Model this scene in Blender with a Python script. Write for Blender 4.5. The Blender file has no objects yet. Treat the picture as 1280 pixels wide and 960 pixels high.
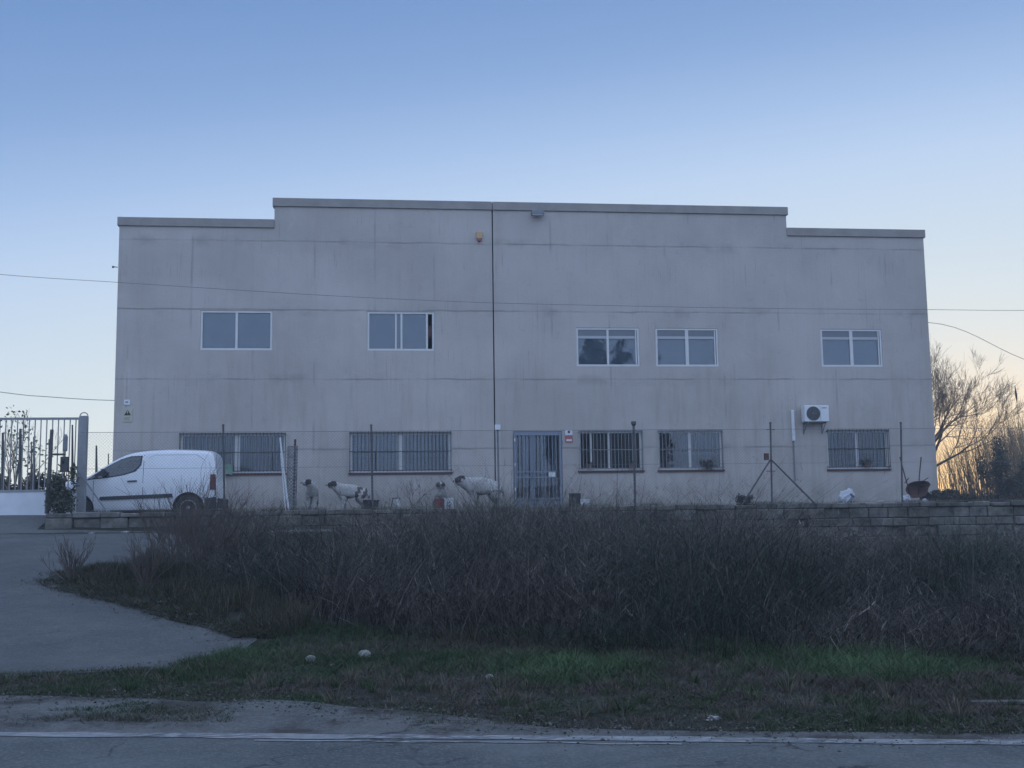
import bpy, bmesh, math, random
import numpy as np
from mathutils import Vector, Matrix
random.seed(7); rng = np.random.default_rng(11)
S = bpy.context.scene
COL = S.collection
PI = math.pi
# ------------------------------------------------------------------ camera
PSI, PIT, ROL = map(math.radians, (6.5, 6.87, -0.79)); F = 1400.0
fw = np.array([math.sin(PSI)*math.cos(PIT), math.cos(PSI)*math.cos(PIT), math.sin(PIT)])
ri = np.array([math.cos(PSI), -math.sin(PSI), 0.0]); up_ = np.cross(ri, fw)
r2 = ri*math.cos(ROL)+up_*math.sin(ROL); u2 = up_*math.cos(ROL)-ri*math.sin(ROL)
CAM = np.array([0, 0, 1.6])
def U(x, y, Y):
    """point at depth Y seen at photo pixel x, y"""
    d = fw*F+r2*(x-640)-u2*(y-480)
    return Vector(CAM+d*(Y/d[1]))
cd = bpy.data.cameras.new('camera'); cam = bpy.data.objects.new('camera', cd); COL.objects.link(cam)
cd.sensor_width = 36; cd.lens = F/1280*36; cd.clip_end = 8000; cd.clip_start = 0.1
M = Matrix(((r2[0], u2[0], -fw[0], 0), (r2[1], u2[1], -fw[1], 0), (r2[2], u2[2], -fw[2], 1.6), (0, 0, 0, 1)))
cam.matrix_world = M
S.camera = cam
# ------------------------------------------------------------------ light
SUN_AZ, SUN_EL = math.radians(29), math.radians(3.5)
BACK, EXPO = (.86, 1.15, 1.76), 0
w = bpy.data.worlds.new('World'); S.world = w; w.use_nodes = True
nt = w.node_tree; bg = nt.nodes['Background']
sky = nt.nodes.new('ShaderNodeTexSky'); sky.sky_type = 'NISHITA'; sky.sun_disc = False
sky.sun_elevation = SUN_EL; sky.sun_rotation = SUN_AZ; sky.air_density = 1.0; sky.dust_density = 0.6; sky.ozone_density = 3.0
sky.altitude = 0
# twilight colours by height above the horizon are laid over the Nishita sky; extra brightness is added behind the viewer and overhead to light the facade
class NB:      # tiny node helper
    def __init__(s, m): s.n = m.node_tree.nodes; s.L = m.node_tree.links
    def v(s, inp, x):
        if isinstance(x, (int, float)): inp.default_value = x
        else: s.L.new(x, inp)
    def m(s, op, a, b=0, c=0):
        q = s.n.new('ShaderNodeMath'); q.operation = op
        s.v(q.inputs[0], a); s.v(q.inputs[1], b); s.v(q.inputs[2], c); return q.outputs[0]
    def mr(s, x, a, b, c=0, d=1):
        q = s.n.new('ShaderNodeMapRange'); q.interpolation_type = 'SMOOTHSTEP'; s.v(q.inputs[0], x)
        for i, k in enumerate((a, b, c, d)): q.inputs[i+1].default_value = k
        return q.outputs[0]
    def noise(s, vec, sc, det=6, rough=.6, mul=None, off=None):
        if mul:
            q = s.n.new('ShaderNodeVectorMath'); q.operation = 'MULTIPLY'; q.inputs[1].default_value = mul; s.L.new(vec, q.inputs[0]); vec = q.outputs[0]
        t = s.n.new('ShaderNodeTexNoise'); t.inputs['Scale'].default_value = sc; t.inputs['Detail'].default_value = det; t.inputs['Roughness'].default_value = rough
        s.L.new(vec, t.inputs['Vector']); return t.outputs[0]
    def mix(s, f, a, b, bt='MIX'):
        q = s.n.new('ShaderNodeMix'); q.data_type = 'RGBA'; q.blend_type = bt; s.v(q.inputs[0], f)
        for i, k in ((6, a), (7, b)):
            if isinstance(k, tuple): q.inputs[i].default_value = (*k, 1)
            else: s.L.new(k, q.inputs[i])
        return q.outputs[2]
W_ = NB(w); tc_ = nt.nodes.new('ShaderNodeTexCoord'); nv = nt.nodes.new('ShaderNodeVectorMath'); nv.operation = 'NORMALIZE'; nt.links.new(tc_.outputs['Generated'], nv.inputs[0]); dirv = nv.outputs[0]
def dot(v):
    q = nt.nodes.new('ShaderNodeVectorMath'); q.operation = 'DOT_PRODUCT'; nt.links.new(dirv, q.inputs[0]); q.inputs[1].default_value = v; return q.outputs['Value']
el_ = W_.m('MULTIPLY', W_.m('ARCSINE', dot((0, 0, 1))), 180/PI)
csun = dot((math.sin(SUN_AZ), math.cos(SUN_AZ), 0)); e_ = W_.m('ADD', el_, W_.m('MULTIPLY', W_.m('SUBTRACT', 1, csun), 17))
cr = nt.nodes.new('ShaderNodeValToRGB'); nt.links.new(W_.m('DIVIDE', e_, 90), cr.inputs[0]); rp = cr.color_ramp; rp.interpolation = 'B_SPLINE'
STOPS = [(0, (1.0, .84, .52)), (2.5, (1.0, .90, .68)), (5, (.94, .94, .86)), (9, (.82, .89, .89)), (13.5, (.70, .81, .89)), (17.8, (.56, .71, .93)), (21, (.41, .575, .85)), (25, (.25, .40, .70)), (31, (.155, .295, .59)), (48, (.11, .22, .48)), (90, (.08, .17, .42))]
rp.elements[0].position = 0; rp.elements[0].color = (*STOPS[0][1], 1); rp.elements[1].position = 1; rp.elements[1].color = (*STOPS[-1][1], 1)
for q, c in STOPS[1:-1]: k_ = rp.elements.new(q/90); k_.color = (*c, 1)
sd3 = (math.sin(SUN_AZ), math.cos(SUN_AZ), -.01)
glow = W_.m('POWER', W_.m('MAXIMUM', dot(sd3), 0), 190)
rc = W_.mix(glow, cr.outputs[0], (1.35, .86, .34))
far = W_.mr(dot((math.sin(.17)*.98, math.cos(.17)*.98, .17)), .80, .15)
rc = W_.mix(far, rc, BACK)
x10 = nt.nodes.new('ShaderNodeVectorMath'); x10.operation = 'SCALE'; x10.inputs['Scale'].default_value = 9.8; nt.links.new(rc, x10.inputs[0])
ns = nt.nodes.new('ShaderNodeVectorMath'); ns.operation = 'SCALE'; ns.inputs['Scale'].default_value = .08; nt.links.new(sky.outputs[0], ns.inputs[0])
ad = nt.nodes.new('ShaderNodeVectorMath'); ad.operation = 'ADD'; nt.links.new(x10.outputs[0], ad.inputs[0]); nt.links.new(ns.outputs[0], ad.inputs[1])
nt.links.new(ad.outputs[0], bg.inputs[0]); bg.inputs[1].default_value = 0.1
sl = bpy.data.lights.new('sun', 'SUN'); so = bpy.data.objects.new('sun', sl); COL.objects.link(so)
sl.energy = 0.3; sl.angle = math.radians(0.5); sl.color = (1, .75, .5)
sd = Vector((math.sin(SUN_AZ)*math.cos(SUN_EL), math.cos(SUN_AZ)*math.cos(SUN_EL), math.sin(SUN_EL)))
so.rotation_euler = sd.to_track_quat('Z', 'Y').to_euler()
S.view_settings.view_transform = 'Standard'; S.view_settings.look = 'None'
S.view_settings.exposure = EXPO; S.view_settings.gamma = 1.0

# ------------------------------------------------------------------ materials
def mat(name, col, rough=.8, metal=0, spec=.3, noise=0, nscale=4, bump=0, bscale=30, tint=False, col2=None, stretch=None, coat=0):
    m = bpy.data.materials.new(name); m.use_nodes = True
    n = m.node_tree.nodes; L = m.node_tree.links; b = n['Principled BSDF']
    b.inputs['Base Color'].default_value = (*col, 1); b.inputs['Roughness'].default_value = rough
    b.inputs['Metallic'].default_value = metal; b.inputs['Specular IOR Level'].default_value = spec
    if coat: b.inputs['Coat Weight'].default_value = coat
    g = n.new('ShaderNodeNewGeometry'); src = g.outputs['Position']
    if stretch:
        mp = n.new('ShaderNodeVectorMath'); mp.operation = 'MULTIPLY'; mp.inputs[1].default_value = stretch
        L.new(src, mp.inputs[0]); src = mp.outputs[0]
    out = None
    if noise or col2:
        t = n.new('ShaderNodeTexNoise'); t.inputs['Scale'].default_value = nscale; t.inputs['Detail'].default_value = 8
        t.inputs['Roughness'].default_value = .65; L.new(src, t.inputs['Vector'])
        r = n.new('ShaderNodeMapRange'); r.inputs[1].default_value = .32; r.inputs[2].default_value = .68; L.new(t.outputs[0], r.inputs[0])
        mx = n.new('ShaderNodeMix'); mx.data_type = 'RGBA'; L.new(r.outputs[0], mx.inputs[0])
        c2 = col2 if col2 else tuple(c*(1-noise) for c in col)
        mx.inputs[6].default_value = (*col, 1); mx.inputs[7].default_value = (*c2, 1)
        out = mx.outputs[2]; L.new(out, b.inputs['Base Color'])
    if tint:
        a = n.new('ShaderNodeAttribute'); a.attribute_name = 'tint'
        if out is None: L.new(a.outputs['Color'], b.inputs['Base Color'])
        else:
            mu = n.new('ShaderNodeMix'); mu.data_type = 'RGBA'; mu.blend_type = 'MULTIPLY'; mu.inputs[0].default_value = 1
            L.new(out, mu.inputs[6]); L.new(a.outputs['Color'], mu.inputs[7]); L.new(mu.outputs[2], b.inputs['Base Color'])
    if bump:
        t2 = n.new('ShaderNodeTexNoise'); t2.inputs['Scale'].default_value = bscale; t2.inputs['Detail'].default_value = 6; L.new(src, t2.inputs['Vector'])
        bu = n.new('ShaderNodeBump'); bu.inputs['Strength'].default_value = bump; bu.inputs['Distance'].default_value = .02
        L.new(t2.outputs[0], bu.inputs['Height']); L.new(bu.outputs[0], b.inputs['Normal'])
    return m
MT = {}
MT['cap'] = mat('cap_concrete', (.30, .275, .25), .9, noise=.25, nscale=1.5, bump=.3)
MT['alu'] = mat('white_aluminium', (.58, .57, .55), .45, noise=.12, nscale=3)
MT['bars'] = mat('painted_bars', (.24, .24, .235), .5, noise=.3, nscale=5)
MT['barsd'] = mat('dark_bars', (.07, .072, .075), .6, noise=.3, nscale=5)
MT['doorp'] = mat('door_paint', (.20, .225, .27), .5, noise=.15, nscale=3)
MT['sill'] = mat('terracotta_sill', (.11, .055, .045), .85, noise=.3, nscale=6)
MT['curtain'] = mat('curtain_fabric', (.40, .385, .36), .9, noise=.4, nscale=3, stretch=(6, 6, .3))
MT['curtain2'] = mat('patterned_curtain', (.12, .12, .11), .9, noise=.6, nscale=3, stretch=(6, 6, .5))
MT['blind'] = mat('grey_blind', (.50, .52, .54), .8, noise=.15, nscale=2)
MT['shut'] = mat('shutter_slats', (.17, .18, .19), .6, noise=.1)
MT['shutl'] = mat('shutter_edge', (.36, .37, .38), .6)
MT['dark'] = mat('dark_interior', (.02, .022, .026), .9)
MT['inner'] = mat('interior_plaster', (.25, .25, .24), .9)
MT['galv'] = mat('galvanised_steel', (.20, .21, .22), .55, .3, noise=.3, nscale=6)
MT['wire'] = mat('fence_wire', (.16, .165, .17), .6, .3)
MT['postd'] = mat('weathered_post', (.10, .097, .095), .8, noise=.4, nscale=8)
MT['rust'] = mat('rusty_iron', (.10, .06, .045), .85, noise=.4, nscale=10)
MT['gate'] = mat('gate_paint', (.27, .27, .27), .6, noise=.25, nscale=4)
MT['gatep'] = mat('gate_panel_paint', (.60, .62, .64), .6, noise=.15, nscale=2)
MT['white'] = mat('white_plastic', (.62, .63, .63), .5, noise=.12, nscale=5)
MT['black'] = mat('black_plastic', (.022, .023, .025), .6)
MT['van'] = mat('van_white_paint', (.63, .64, .65), .28, spec=.5, noise=.08, nscale=2.5, coat=.4)
MT['trim'] = mat('van_dark_trim', (.035, .037, .04), .65)
MT['tyre'] = mat('tyre_rubber', (.018, .018, .019), .85)
MT['rim'] = mat('steel_rim', (.30, .31, .32), .45, .5)
MT['tail'] = mat('tail_light', (.10, .02, .02), .2)
MT['lamp'] = mat('lamp_lens', (.55, .57, .6), .15)
MT['red'] = mat('faded_red_plastic', (.20, .045, .045), .6, noise=.3)
MT['orange'] = mat('alarm_housing', (.45, .30, .16), .6)
MT['green'] = mat('green_cloth', (.15, .24, .18), .9, noise=.2)
MT['brownp'] = mat('brown_barrow', (.16, .085, .07), .7, noise=.3)
MT['bag'] = mat('white_bag_plastic', (.50, .51, .54), .5, noise=.25, nscale=9, bump=.6, bscale=14)
MT['greyp'] = mat('grey_print', (.10, .12, .16), .6)
MT['terra'] = mat('terracotta_pot', (.16, .08, .06), .8)
MT['signy'] = mat('sign_cream', (.42, .40, .30), .6, noise=.1)
MT['signr'] = mat('sign_red', (.34, .10, .10), .6)
MT['bark'] = mat('bark', (.10, .075, .06), .9, noise=.4, nscale=10)
MT['twig'] = mat('bare_twigs', (.24, .18, .13), .9)  # pale gold tone carries the low-sun glare in its base colour
MT['shrubtwig'] = mat('shrub_twigs', (.075, .062, .052), .9)
MT['leaf'] = mat('leaves', (1, 1, 1), .8, tint=True, spec=.15)
MT['stem'] = mat('dry_stems', (1, 1, 1), .9, tint=True, spec=.1)
MT['rock'] = mat('pale_stone', (.26, .25, .23), .9, noise=.3, nscale=12, bump=.5)
MT['block'] = mat('wall_blocks', (.16, .15, .137), .95, nscale=3.4, col2=(.04, .041, .036), bump=.9, bscale=16, tint=True)
MT['mortar'] = mat('wall_mortar', (.075, .072, .066), .95, noise=.4)
MT['soil'] = mat('verge_soil', (.040, .037, .030), .97, spec=.1, nscale=7, col2=(.014, .019, .012), bump=1, bscale=14)
MT['slab'] = mat('old_concrete', (.22, .215, .20), .9, noise=.4, nscale=2, bump=.4)
MT['furw'] = mat('cream_fur', (.42, .40, .37), .95, noise=.35, nscale=14, bump=.6, bscale=60)
MT['furd'] = mat('dark_fur', (.035, .03, .028), .95, noise=.3, nscale=14, bump=.6, bscale=60)
MT['furb'] = mat('brindle_fur', (.12, .10, .085), .95, noise=.6, nscale=16, bump=.6, bscale=60)
MT['hill'] = mat('hill_scrub', (.05, .055, .035), .95, nscale=.05, col2=(.03, .035, .022))
MT['paper'] = mat('dirty_paper', (.36, .36, .35), .8, noise=.6, nscale=22)
MT['cable'] = mat('cable_sheath', (.17, .17, .17), .8)
MT['oldwood'] = mat('grey_wood', (.11, .105, .095), .9, noise=.4, nscale=6)
MT['roof'] = mat('roof_sheet', (.3, .3, .3), .8, noise=.2)

def glass():
    m = bpy.data.materials.new('window_glass'); m.use_nodes = True
    n = m.node_tree.nodes; L = m.node_tree.links; n.clear()
    o = n.new('ShaderNodeOutputMaterial'); mx = n.new('ShaderNodeMixShader'); t = n.new('ShaderNodeBsdfTransparent'); g = n.new('ShaderNodeBsdfGlossy')
    f = n.new('ShaderNodeFresnel'); f.inputs[0].default_value = 1.65
    g.inputs['Roughness'].default_value = .01; g.inputs['Color'].default_value = (.95, .97, 1, 1); t.inputs[0].default_value = (.72, .77, .80, 1)
    tn = n.new('ShaderNodeTexNoise'); tn.inputs['Scale'].default_value = .9
    bu = n.new('ShaderNodeBump'); bu.inputs['Strength'].default_value = .05; bu.inputs['Distance'].default_value = .05
    L.new(tn.outputs[0], bu.inputs['Height']); L.new(bu.outputs[0], g.inputs['Normal'])
    L.new(f.outputs[0], mx.inputs[0]); L.new(t.outputs[0], mx.inputs[1]); L.new(g.outputs[0], mx.inputs[2]); L.new(mx.outputs[0], o.inputs[0])
    return m
MT['glass'] = glass()
MT['vglass'] = mat('van_glass', (.045, .05, .055), .05, spec=.9, noise=.7, nscale=3)

def concrete():
    m = mat('facade_concrete', (.3, .3, .3), .92, spec=.2); B = NB(m); b = B.n['Principled BSDF']
    g = B.n.new('ShaderNodeNewGeometry'); pos = g.outputs['Position']
    sx = B.n.new('ShaderNodeSeparateXYZ'); B.L.new(pos, sx.inputs[0]); X, Z = sx.outputs[0], sx.outputs[2]
    wob = B.m('MULTIPLY', B.m('SUBTRACT', B.noise(pos, 1.3), .5), .10)
    # horizontal construction joints every 2.25 m
    dz = B.m('PINGPONG', B.m('ADD', B.m('SUBTRACT', Z, 3.86-22.5), wob), 1.125)
    ln = B.m('SUBTRACT', 1, B.mr(dz, .012, .045)); gate = B.mr(B.noise(pos, .55, 3, mul=(1, 1, 2)), .40, .62, .25, 1)
    jl = B.m('MULTIPLY', ln, gate)
    halo = B.m('MULTIPLY', B.m('SUBTRACT', 1, B.mr(dz, .02, .30)), B.mr(B.noise(pos, .9, 5), .5, .72))
    # vertical panel joints, showing only here and there
    dx = B.m('PINGPONG', B.m('ADD', B.m('SUBTRACT', X, 3.52-38.6), B.m('MULTIPLY', wob, .25)), .965)
    vl = B.m('MULTIPLY', B.m('SUBTRACT', 1, B.mr(dx, .010, .05)), B.mr(B.noise(pos, .8, 2, mul=(1, 1, .7)), .50, .64))
    # run-off streaks
    st = B.mr(B.noise(pos, 2.6, 6, .7, mul=(1, 1, .09)), .47, .75)
    st2 = B.mr(B.noise(pos, 7, 4, .6, mul=(1, 1, .05)), .5, .78)
    bl = B.mr(B.noise(pos, .38, 7, .62), .3, .7)
    pan = B.n.new('ShaderNodeTexWhiteNoise'); pan.noise_dimensions = '2D'
    cx = B.n.new('ShaderNodeCombineXYZ'); B.L.new(B.m('FLOOR', B.m('DIVIDE', B.m('SUBTRACT', X, 3.52), 3.86)), cx.inputs[0]); B.L.new(B.m('FLOOR', B.m('DIVIDE', B.m('SUBTRACT', Z, 3.86), 2.25)), cx.inputs[1]); B.L.new(cx.outputs[0], pan.inputs['Vector'])
    base = B.mix(bl, (.368, .333, .305), (.45, .405, .370))
    base = B.mix(B.m('MULTIPLY', pan.outputs[0], .16), base, (.29, .265, .24))
    low = B.m('MULTIPLY', B.m('SUBTRACT', 1, B.mr(Z, 5.4, 7.2)), .28)          # the lower lifts carry more run-off dirt
    base = B.mix(B.m('MULTIPLY', st, B.m('ADD', low, .16)), base, (.25, .22, .18))
    base = B.mix(B.m('MULTIPLY', st2, B.m('ADD', B.m('MULTIPLY', low, .5), .10)), base, (.22, .195, .16))
    foot = B.m('MULTIPLY', B.m('SUBTRACT', 1, B.mr(Z, 1.9, 3.1)), B.mr(B.noise(pos, 1.7, 6), .3, .65, .25, 1))
    base = B.mix(B.m('MULTIPLY', foot, .55), base, (.13, .13, .10))
    base = B.mix(B.m('MULTIPLY', halo, .30), base, (.14, .14, .13))
    base = B.mix(B.m('MULTIPLY', jl, .40), base, (.10, .10, .095))
    base = B.mix(B.m('MULTIPLY', vl, .30), base, (.12, .12, .11))
    drip = B.m('MULTIPLY', B.mr(B.noise(pos, 16, 3, .5, mul=(1, 1, .035)), .60, .66), B.mr(B.noise(pos, .7, 4), .48, .62))
    base = B.mix(B.m('MULTIPLY', drip, .28), base, (.17, .155, .13))
    blot = B.mr(B.noise(pos, 1.9, 9, .75), .60, .68); base = B.mix(B.m('MULTIPLY', blot, .22), base, (.21, .195, .17))
    pale = B.mr(B.noise(pos, 1.1, 9, .7, mul=(1, 1, .6)), .58, .70); base = B.mix(B.m('MULTIPLY', pale, .22), base, (.52, .48, .43))
    spk = B.mr(B.noise(pos, 20, 3), .68, .72)
    base = B.mix(B.m('MULTIPLY', spk, .35), base, (.12, .12, .11))
    B.L.new(base, b.inputs['Base Color'])
    bu = B.n.new('ShaderNodeBump'); bu.inputs['Strength'].default_value = .35; bu.inputs['Distance'].default_value = .02
    B.L.new(B.m('SUBTRACT', B.noise(pos, 14, 8), B.m('MULTIPLY', jl, .8)), bu.inputs['Height']); B.L.new(bu.outputs[0], b.inputs['Normal'])
    return m
MT['conc'] = concrete()
def asphalt(name, ca, cb, scale=1.0, cracks=.5, patch=None):
    m = mat(name, ca, .9, spec=.25); B = NB(m); b = B.n['Principled BSDF']
    g = B.n.new('ShaderNodeNewGeometry'); pos = g.outputs['Position']
    n1 = B.mr(B.noise(pos, .7*scale, 7), .3, .7); n2 = B.mr(B.noise(pos, 30, 4, .9), .46, .62); n3 = B.mr(B.noise(pos, 6, 6), .35, .7)
    c = B.mix(n1, tuple(k*.82 for k in ca), tuple(k*1.12 for k in cb)); stn = B.mr(B.noise(pos, 1.6, 9, .75, mul=(1, 1.6, 1)), .56, .70); c = B.mix(B.m('MULTIPLY', stn, .45), c, tuple(k*.55 for k in ca)); c = B.mix(B.m('MULTIPLY', n2, .50), c, tuple(k*2.0 for k in cb)); c = B.mix(B.m('MULTIPLY', n3, .25), c, tuple(k*.6 for k in ca))
    v = B.n.new('ShaderNodeTexVoronoi'); v.feature = 'DISTANCE_TO_EDGE'; v.inputs['Scale'].default_value = .55
    wv = B.n.new('ShaderNodeVectorMath'); wv.operation = 'ADD'; nn = B.n.new('ShaderNodeTexNoise'); nn.inputs['Scale'].default_value = 1.8; nn.inputs['Detail'].default_value = 6
    B.L.new(pos, nn.inputs['Vector']); B.L.new(pos, wv.inputs[0]); B.L.new(nn.outputs['Color'], wv.inputs[1]); B.L.new(wv.outputs[0], v.inputs['Vector'])
    cr = B.m('MULTIPLY', B.m('SUBTRACT', 1, B.mr(v.outputs['Distance'], .002, .014)), B.mr(B.noise(pos, .9, 3), .45, .6))
    c = B.mix(B.m('MULTIPLY', cr, cracks), c, (.018, .018, .018))
    if patch: c = B.mix(B.mr(B.noise(pos, .8, 6, .7), .50, .60), c, patch)
    B.L.new(c, b.inputs['Base Color'])
    bu = B.n.new('ShaderNodeBump'); bu.inputs['Strength'].default_value = .6; bu.inputs['Distance'].default_value = .01
    B.L.new(B.noise(pos, 60, 4, .8), bu.inputs['Height']); B.L.new(bu.outputs[0], b.inputs['Normal'])
    return m
MT['road'] = asphalt('road_asphalt', (.064, .068, .068), (.092, .095, .092), cracks=.8)
MT['drive'] = asphalt('driveway_asphalt', (.056, .058, .058), (.082, .082, .078), .6, cracks=.35)
MT['should'] = asphalt('shoulder_asphalt', (.072, .072, .07), (.10, .098, .09), 1.2, cracks=.9, patch=(.045, .04, .034))
def paintmat():
    m = mat('road_paint', (.5, .5, .5), .8); B = NB(m); b = B.n['Principled BSDF']
    g = B.n.new('ShaderNodeNewGeometry'); pos = g.outputs['Position']
    f = B.mr(B.noise(pos, 9, 9, .8, mul=(.6, 2.2, 1)), .42, .54); f2 = B.mr(B.noise(pos, .9, 3), .3, .62, .45, 1)
    c = B.mix(B.m('MULTIPLY', f, f2), (.25, .25, .245), (.08, .082, .082)); B.L.new(c, b.inputs['Base Color']); return m
MT['paint'] = paintmat()

# ------------------------------------------------------------------ mesh helpers
def put(o, label=None, cat=None, group=None, kind=None):
    if label: o['label'] = label
    if cat: o['category'] = cat
    if group: o['group'] = group
    if kind: o['kind'] = kind
    return o
def wl(p):
    v = Vector((0, 0, 0))
    while p is not None: v += p.location; p = p.parent
    return v
def empty(name, loc, label, cat, group=None, rz=0):
    o = bpy.data.objects.new(name, None); COL.objects.link(o); o.location = loc; o.rotation_euler = (0, 0, rz); o.empty_display_size = .2
    return put(o, label, cat, group)
class MB:
    def __init__(s): s.v = []; s.f = []; s.m = []; s.tint = []
    def add(s, vs, fs, mi=0, tint=None):
        k = len(s.v); s.v += [tuple(a) for a in vs]; s.f += [tuple(i+k for i in f) for f in fs]; s.m += [mi]*len(fs)
        if tint is not None: s.tint += [tint]*len(vs)
        return s
    def box(s, x0, x1, y0, y1, z0, z1, mi=0, tint=None):
        return s.add([(x0, y0, z0), (x1, y0, z0), (x1, y1, z0), (x0, y1, z0), (x0, y0, z1), (x1, y0, z1), (x1, y1, z1), (x0, y1, z1)],
                     [(0, 3, 2, 1), (4, 5, 6, 7), (0, 1, 5, 4), (1, 2, 6, 5), (2, 3, 7, 6), (3, 0, 4, 7)], mi, tint)
    def tube(s, pts, rad, n=6, mi=0, cap=True):
        pts = [Vector(p) for p in pts]; rad = rad if isinstance(rad, (list, tuple)) else [rad]*len(pts)
        vs = []; pn = None
        for i, p in enumerate(pts):
            t = (pts[min(i+1, len(pts)-1)]-pts[max(i-1, 0)]).normalized()
            a = Vector((0, 0, 1)) if abs(t.z) < .9 else Vector((1, 0, 0))
            if pn is None: x = t.cross(a).normalized()
            else: x = (pn-t*pn.dot(t)).normalized()
            pn = x; y = t.cross(x)
            for j in range(n):
                q = 2*PI*j/n; vs.append(p+(x*math.cos(q)+y*math.sin(q))*rad[i])
        fs = [(i*n+j, i*n+(j+1) % n, (i+1)*n+(j+1) % n, (i+1)*n+j) for i in range(len(pts)-1) for j in range(n)]
        if cap: fs += [tuple(range(n-1, -1, -1)), tuple(range((len(pts)-1)*n, len(pts)*n))]
        return s.add(vs, fs, mi)
    def prism(s, poly, y0, y1, mi=0):       # polygon in x,z pushed along y
        n = len(poly); vs = [(x, y0, z) for x, z in poly]+[(x, y1, z) for x, z in poly]
        return s.add(vs, [tuple(range(n)), tuple(range(2*n-1, n-1, -1))]+[(i, i+n, (i+1) % n+n, (i+1) % n) for i in range(n)], mi)
    def lathe(s, prof, c=(0, 0, 0), n=20, axis='z', mi=0):
        vs = []
        for r, h in prof:
            for j in range(n):
                q = 2*PI*j/n; a, b = r*math.cos(q), r*math.sin(q)
                vs.append((c[0]+a, c[1]+b, c[2]+h) if axis == 'z' else (c[0]+a, c[1]+h, c[2]+b))
        fs = [(i*n+j, i*n+(j+1) % n, (i+1)*n+(j+1) % n, (i+1)*n+j) for i in range(len(prof)-1) for j in range(n)]
        fs += [tuple(range(n)), tuple(range((len(prof)-1)*n, len(prof)*n))]
        return s.add(vs, fs, mi)
    def build(s, name, mats, parent=None, local=False, smooth=False, bevel=0):
        if not isinstance(mats, (list, tuple)): mats = [mats]
        off = Vector((0, 0, 0)) if (parent is None or local) else wl(parent)
        me = bpy.data.meshes.new(name); me.from_pydata([(a[0]-off.x, a[1]-off.y, a[2]-off.z) for a in s.v], [], s.f)
        for m in mats: me.materials.append(MT[m])
        me.polygons.foreach_set('material_index', s.m)
        if s.tint:
            a = me.color_attributes.new('tint', 'FLOAT_COLOR', 'POINT'); a.data.foreach_set('color', [c for t in s.tint for c in (*t, 1)])
        bm = bmesh.new(); bm.from_mesh(me); bmesh.ops.recalc_face_normals(bm, faces=bm.faces)
        if bevel: bmesh.ops.bevel(bm, geom=[e for e in bm.edges if len(e.link_faces) == 2 and e.calc_face_angle(0) > .5], offset=bevel, segments=1, affect='EDGES', clamp_overlap=True)
        bm.to_mesh(me); bm.free()
        if smooth: me.polygons.foreach_set('use_smooth', [True]*len(me.polygons))
        o = bpy.data.objects.new(name, me); COL.objects.link(o)
        if parent: o.parent = parent
        return o
def thing(mb, name, mats, label, cat, group=None, base=None, **k):
    """a one-mesh thing, its origin at base"""
    if base is None:
        xs = np.array(mb.v); base = ((xs[:, 0].min()+xs[:, 0].max())/2, (xs[:, 1].min()+xs[:, 1].max())/2, xs[:, 2].min())
    base = Vector(base); mb.v = [tuple(Vector(a)-base) for a in mb.v]
    o = mb.build(name, mats, None, **k); o.location = base
    return put(o, label, cat, group)
def fast_mesh(name, V, Q, matk, tint=None, smooth=False):
    """V (n,3), Q (m,4) int quads"""
    me = bpy.data.meshes.new(name); me.vertices.add(len(V)); me.vertices.foreach_set('co', V.astype(np.float32).ravel())
    k = Q.shape[1]; me.loops.add(Q.size); me.loops.foreach_set('vertex_index', Q.astype(np.int32).ravel())
    me.polygons.add(len(Q)); me.polygons.foreach_set('loop_start', np.arange(0, Q.size, k, dtype=np.int32)); me.polygons.foreach_set('loop_total', np.full(len(Q), k, dtype=np.int32))
    me.materials.append(MT[matk]); me.update(calc_edges=True)
    if smooth: me.polygons.foreach_set('use_smooth', np.ones(len(Q), dtype=bool))
    if tint is not None:
        a = me.color_attributes.new('tint', 'FLOAT_COLOR', 'POINT'); a.data.foreach_set('color', np.c_[tint, np.ones(len(tint))].astype(np.float32).ravel())
    o = bpy.data.objects.new(name, me); COL.objects.link(o); return o
def vnoise(x, y, s, seed=0):
    """smooth value noise 0..1"""
    r = np.random.default_rng(seed).random((64, 64)); x = np.asarray(x)/s+100; y = np.asarray(y)/s+100
    i = np.floor(x).astype(int); j = np.floor(y).astype(int); u = x-i; v = y-j; u = u*u*(3-2*u); v = v*v*(3-2*v)
    g = lambda a, b: r[a % 64, b % 64]
    return (g(i, j)*(1-u)+g(i+1, j)*u)*(1-v)+(g(i, j+1)*(1-u)+g(i+1, j+1)*u)*v
def sm(x, a, b):
    t = np.clip((np.asarray(x, float)-a)/(b-a), 0, 1); return t*t*(3-2*t)
def blades(P, h, wd, lean, curl, tint, segs=3, az=None):
    """ribbon blades: P (n,3) roots, lean (n,2) tip offset"""
    n = len(P); az = rng.uniform(0, PI, n) if az is None else az
    side = np.c_[np.cos(az), np.sin(az), np.zeros(n)]; V = np.zeros((n, segs+1, 2, 3))
    for k in range(segs+1):
        t = k/segs; c = P.copy(); c[:, :2] += lean*(t**curl)[..., None] if np.ndim(curl) else lean*t**curl
        c[:, 2] += h*t*(1-.12*t); ww = (wd*(1-.85*t**1.5)/2)[:, None]
        V[:, k, 0] = c-side*ww; V[:, k, 1] = c+side*ww
    idx = np.arange(n*(segs+1)*2).reshape(n, segs+1, 2); Q = []
    for k in range(segs): Q.append(np.stack([idx[:, k, 0], idx[:, k, 1], idx[:, k+1, 1], idx[:, k+1, 0]], -1))
    return V.reshape(-1, 3), np.concatenate(Q), np.repeat(tint, (segs+1)*2, axis=0)
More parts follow.
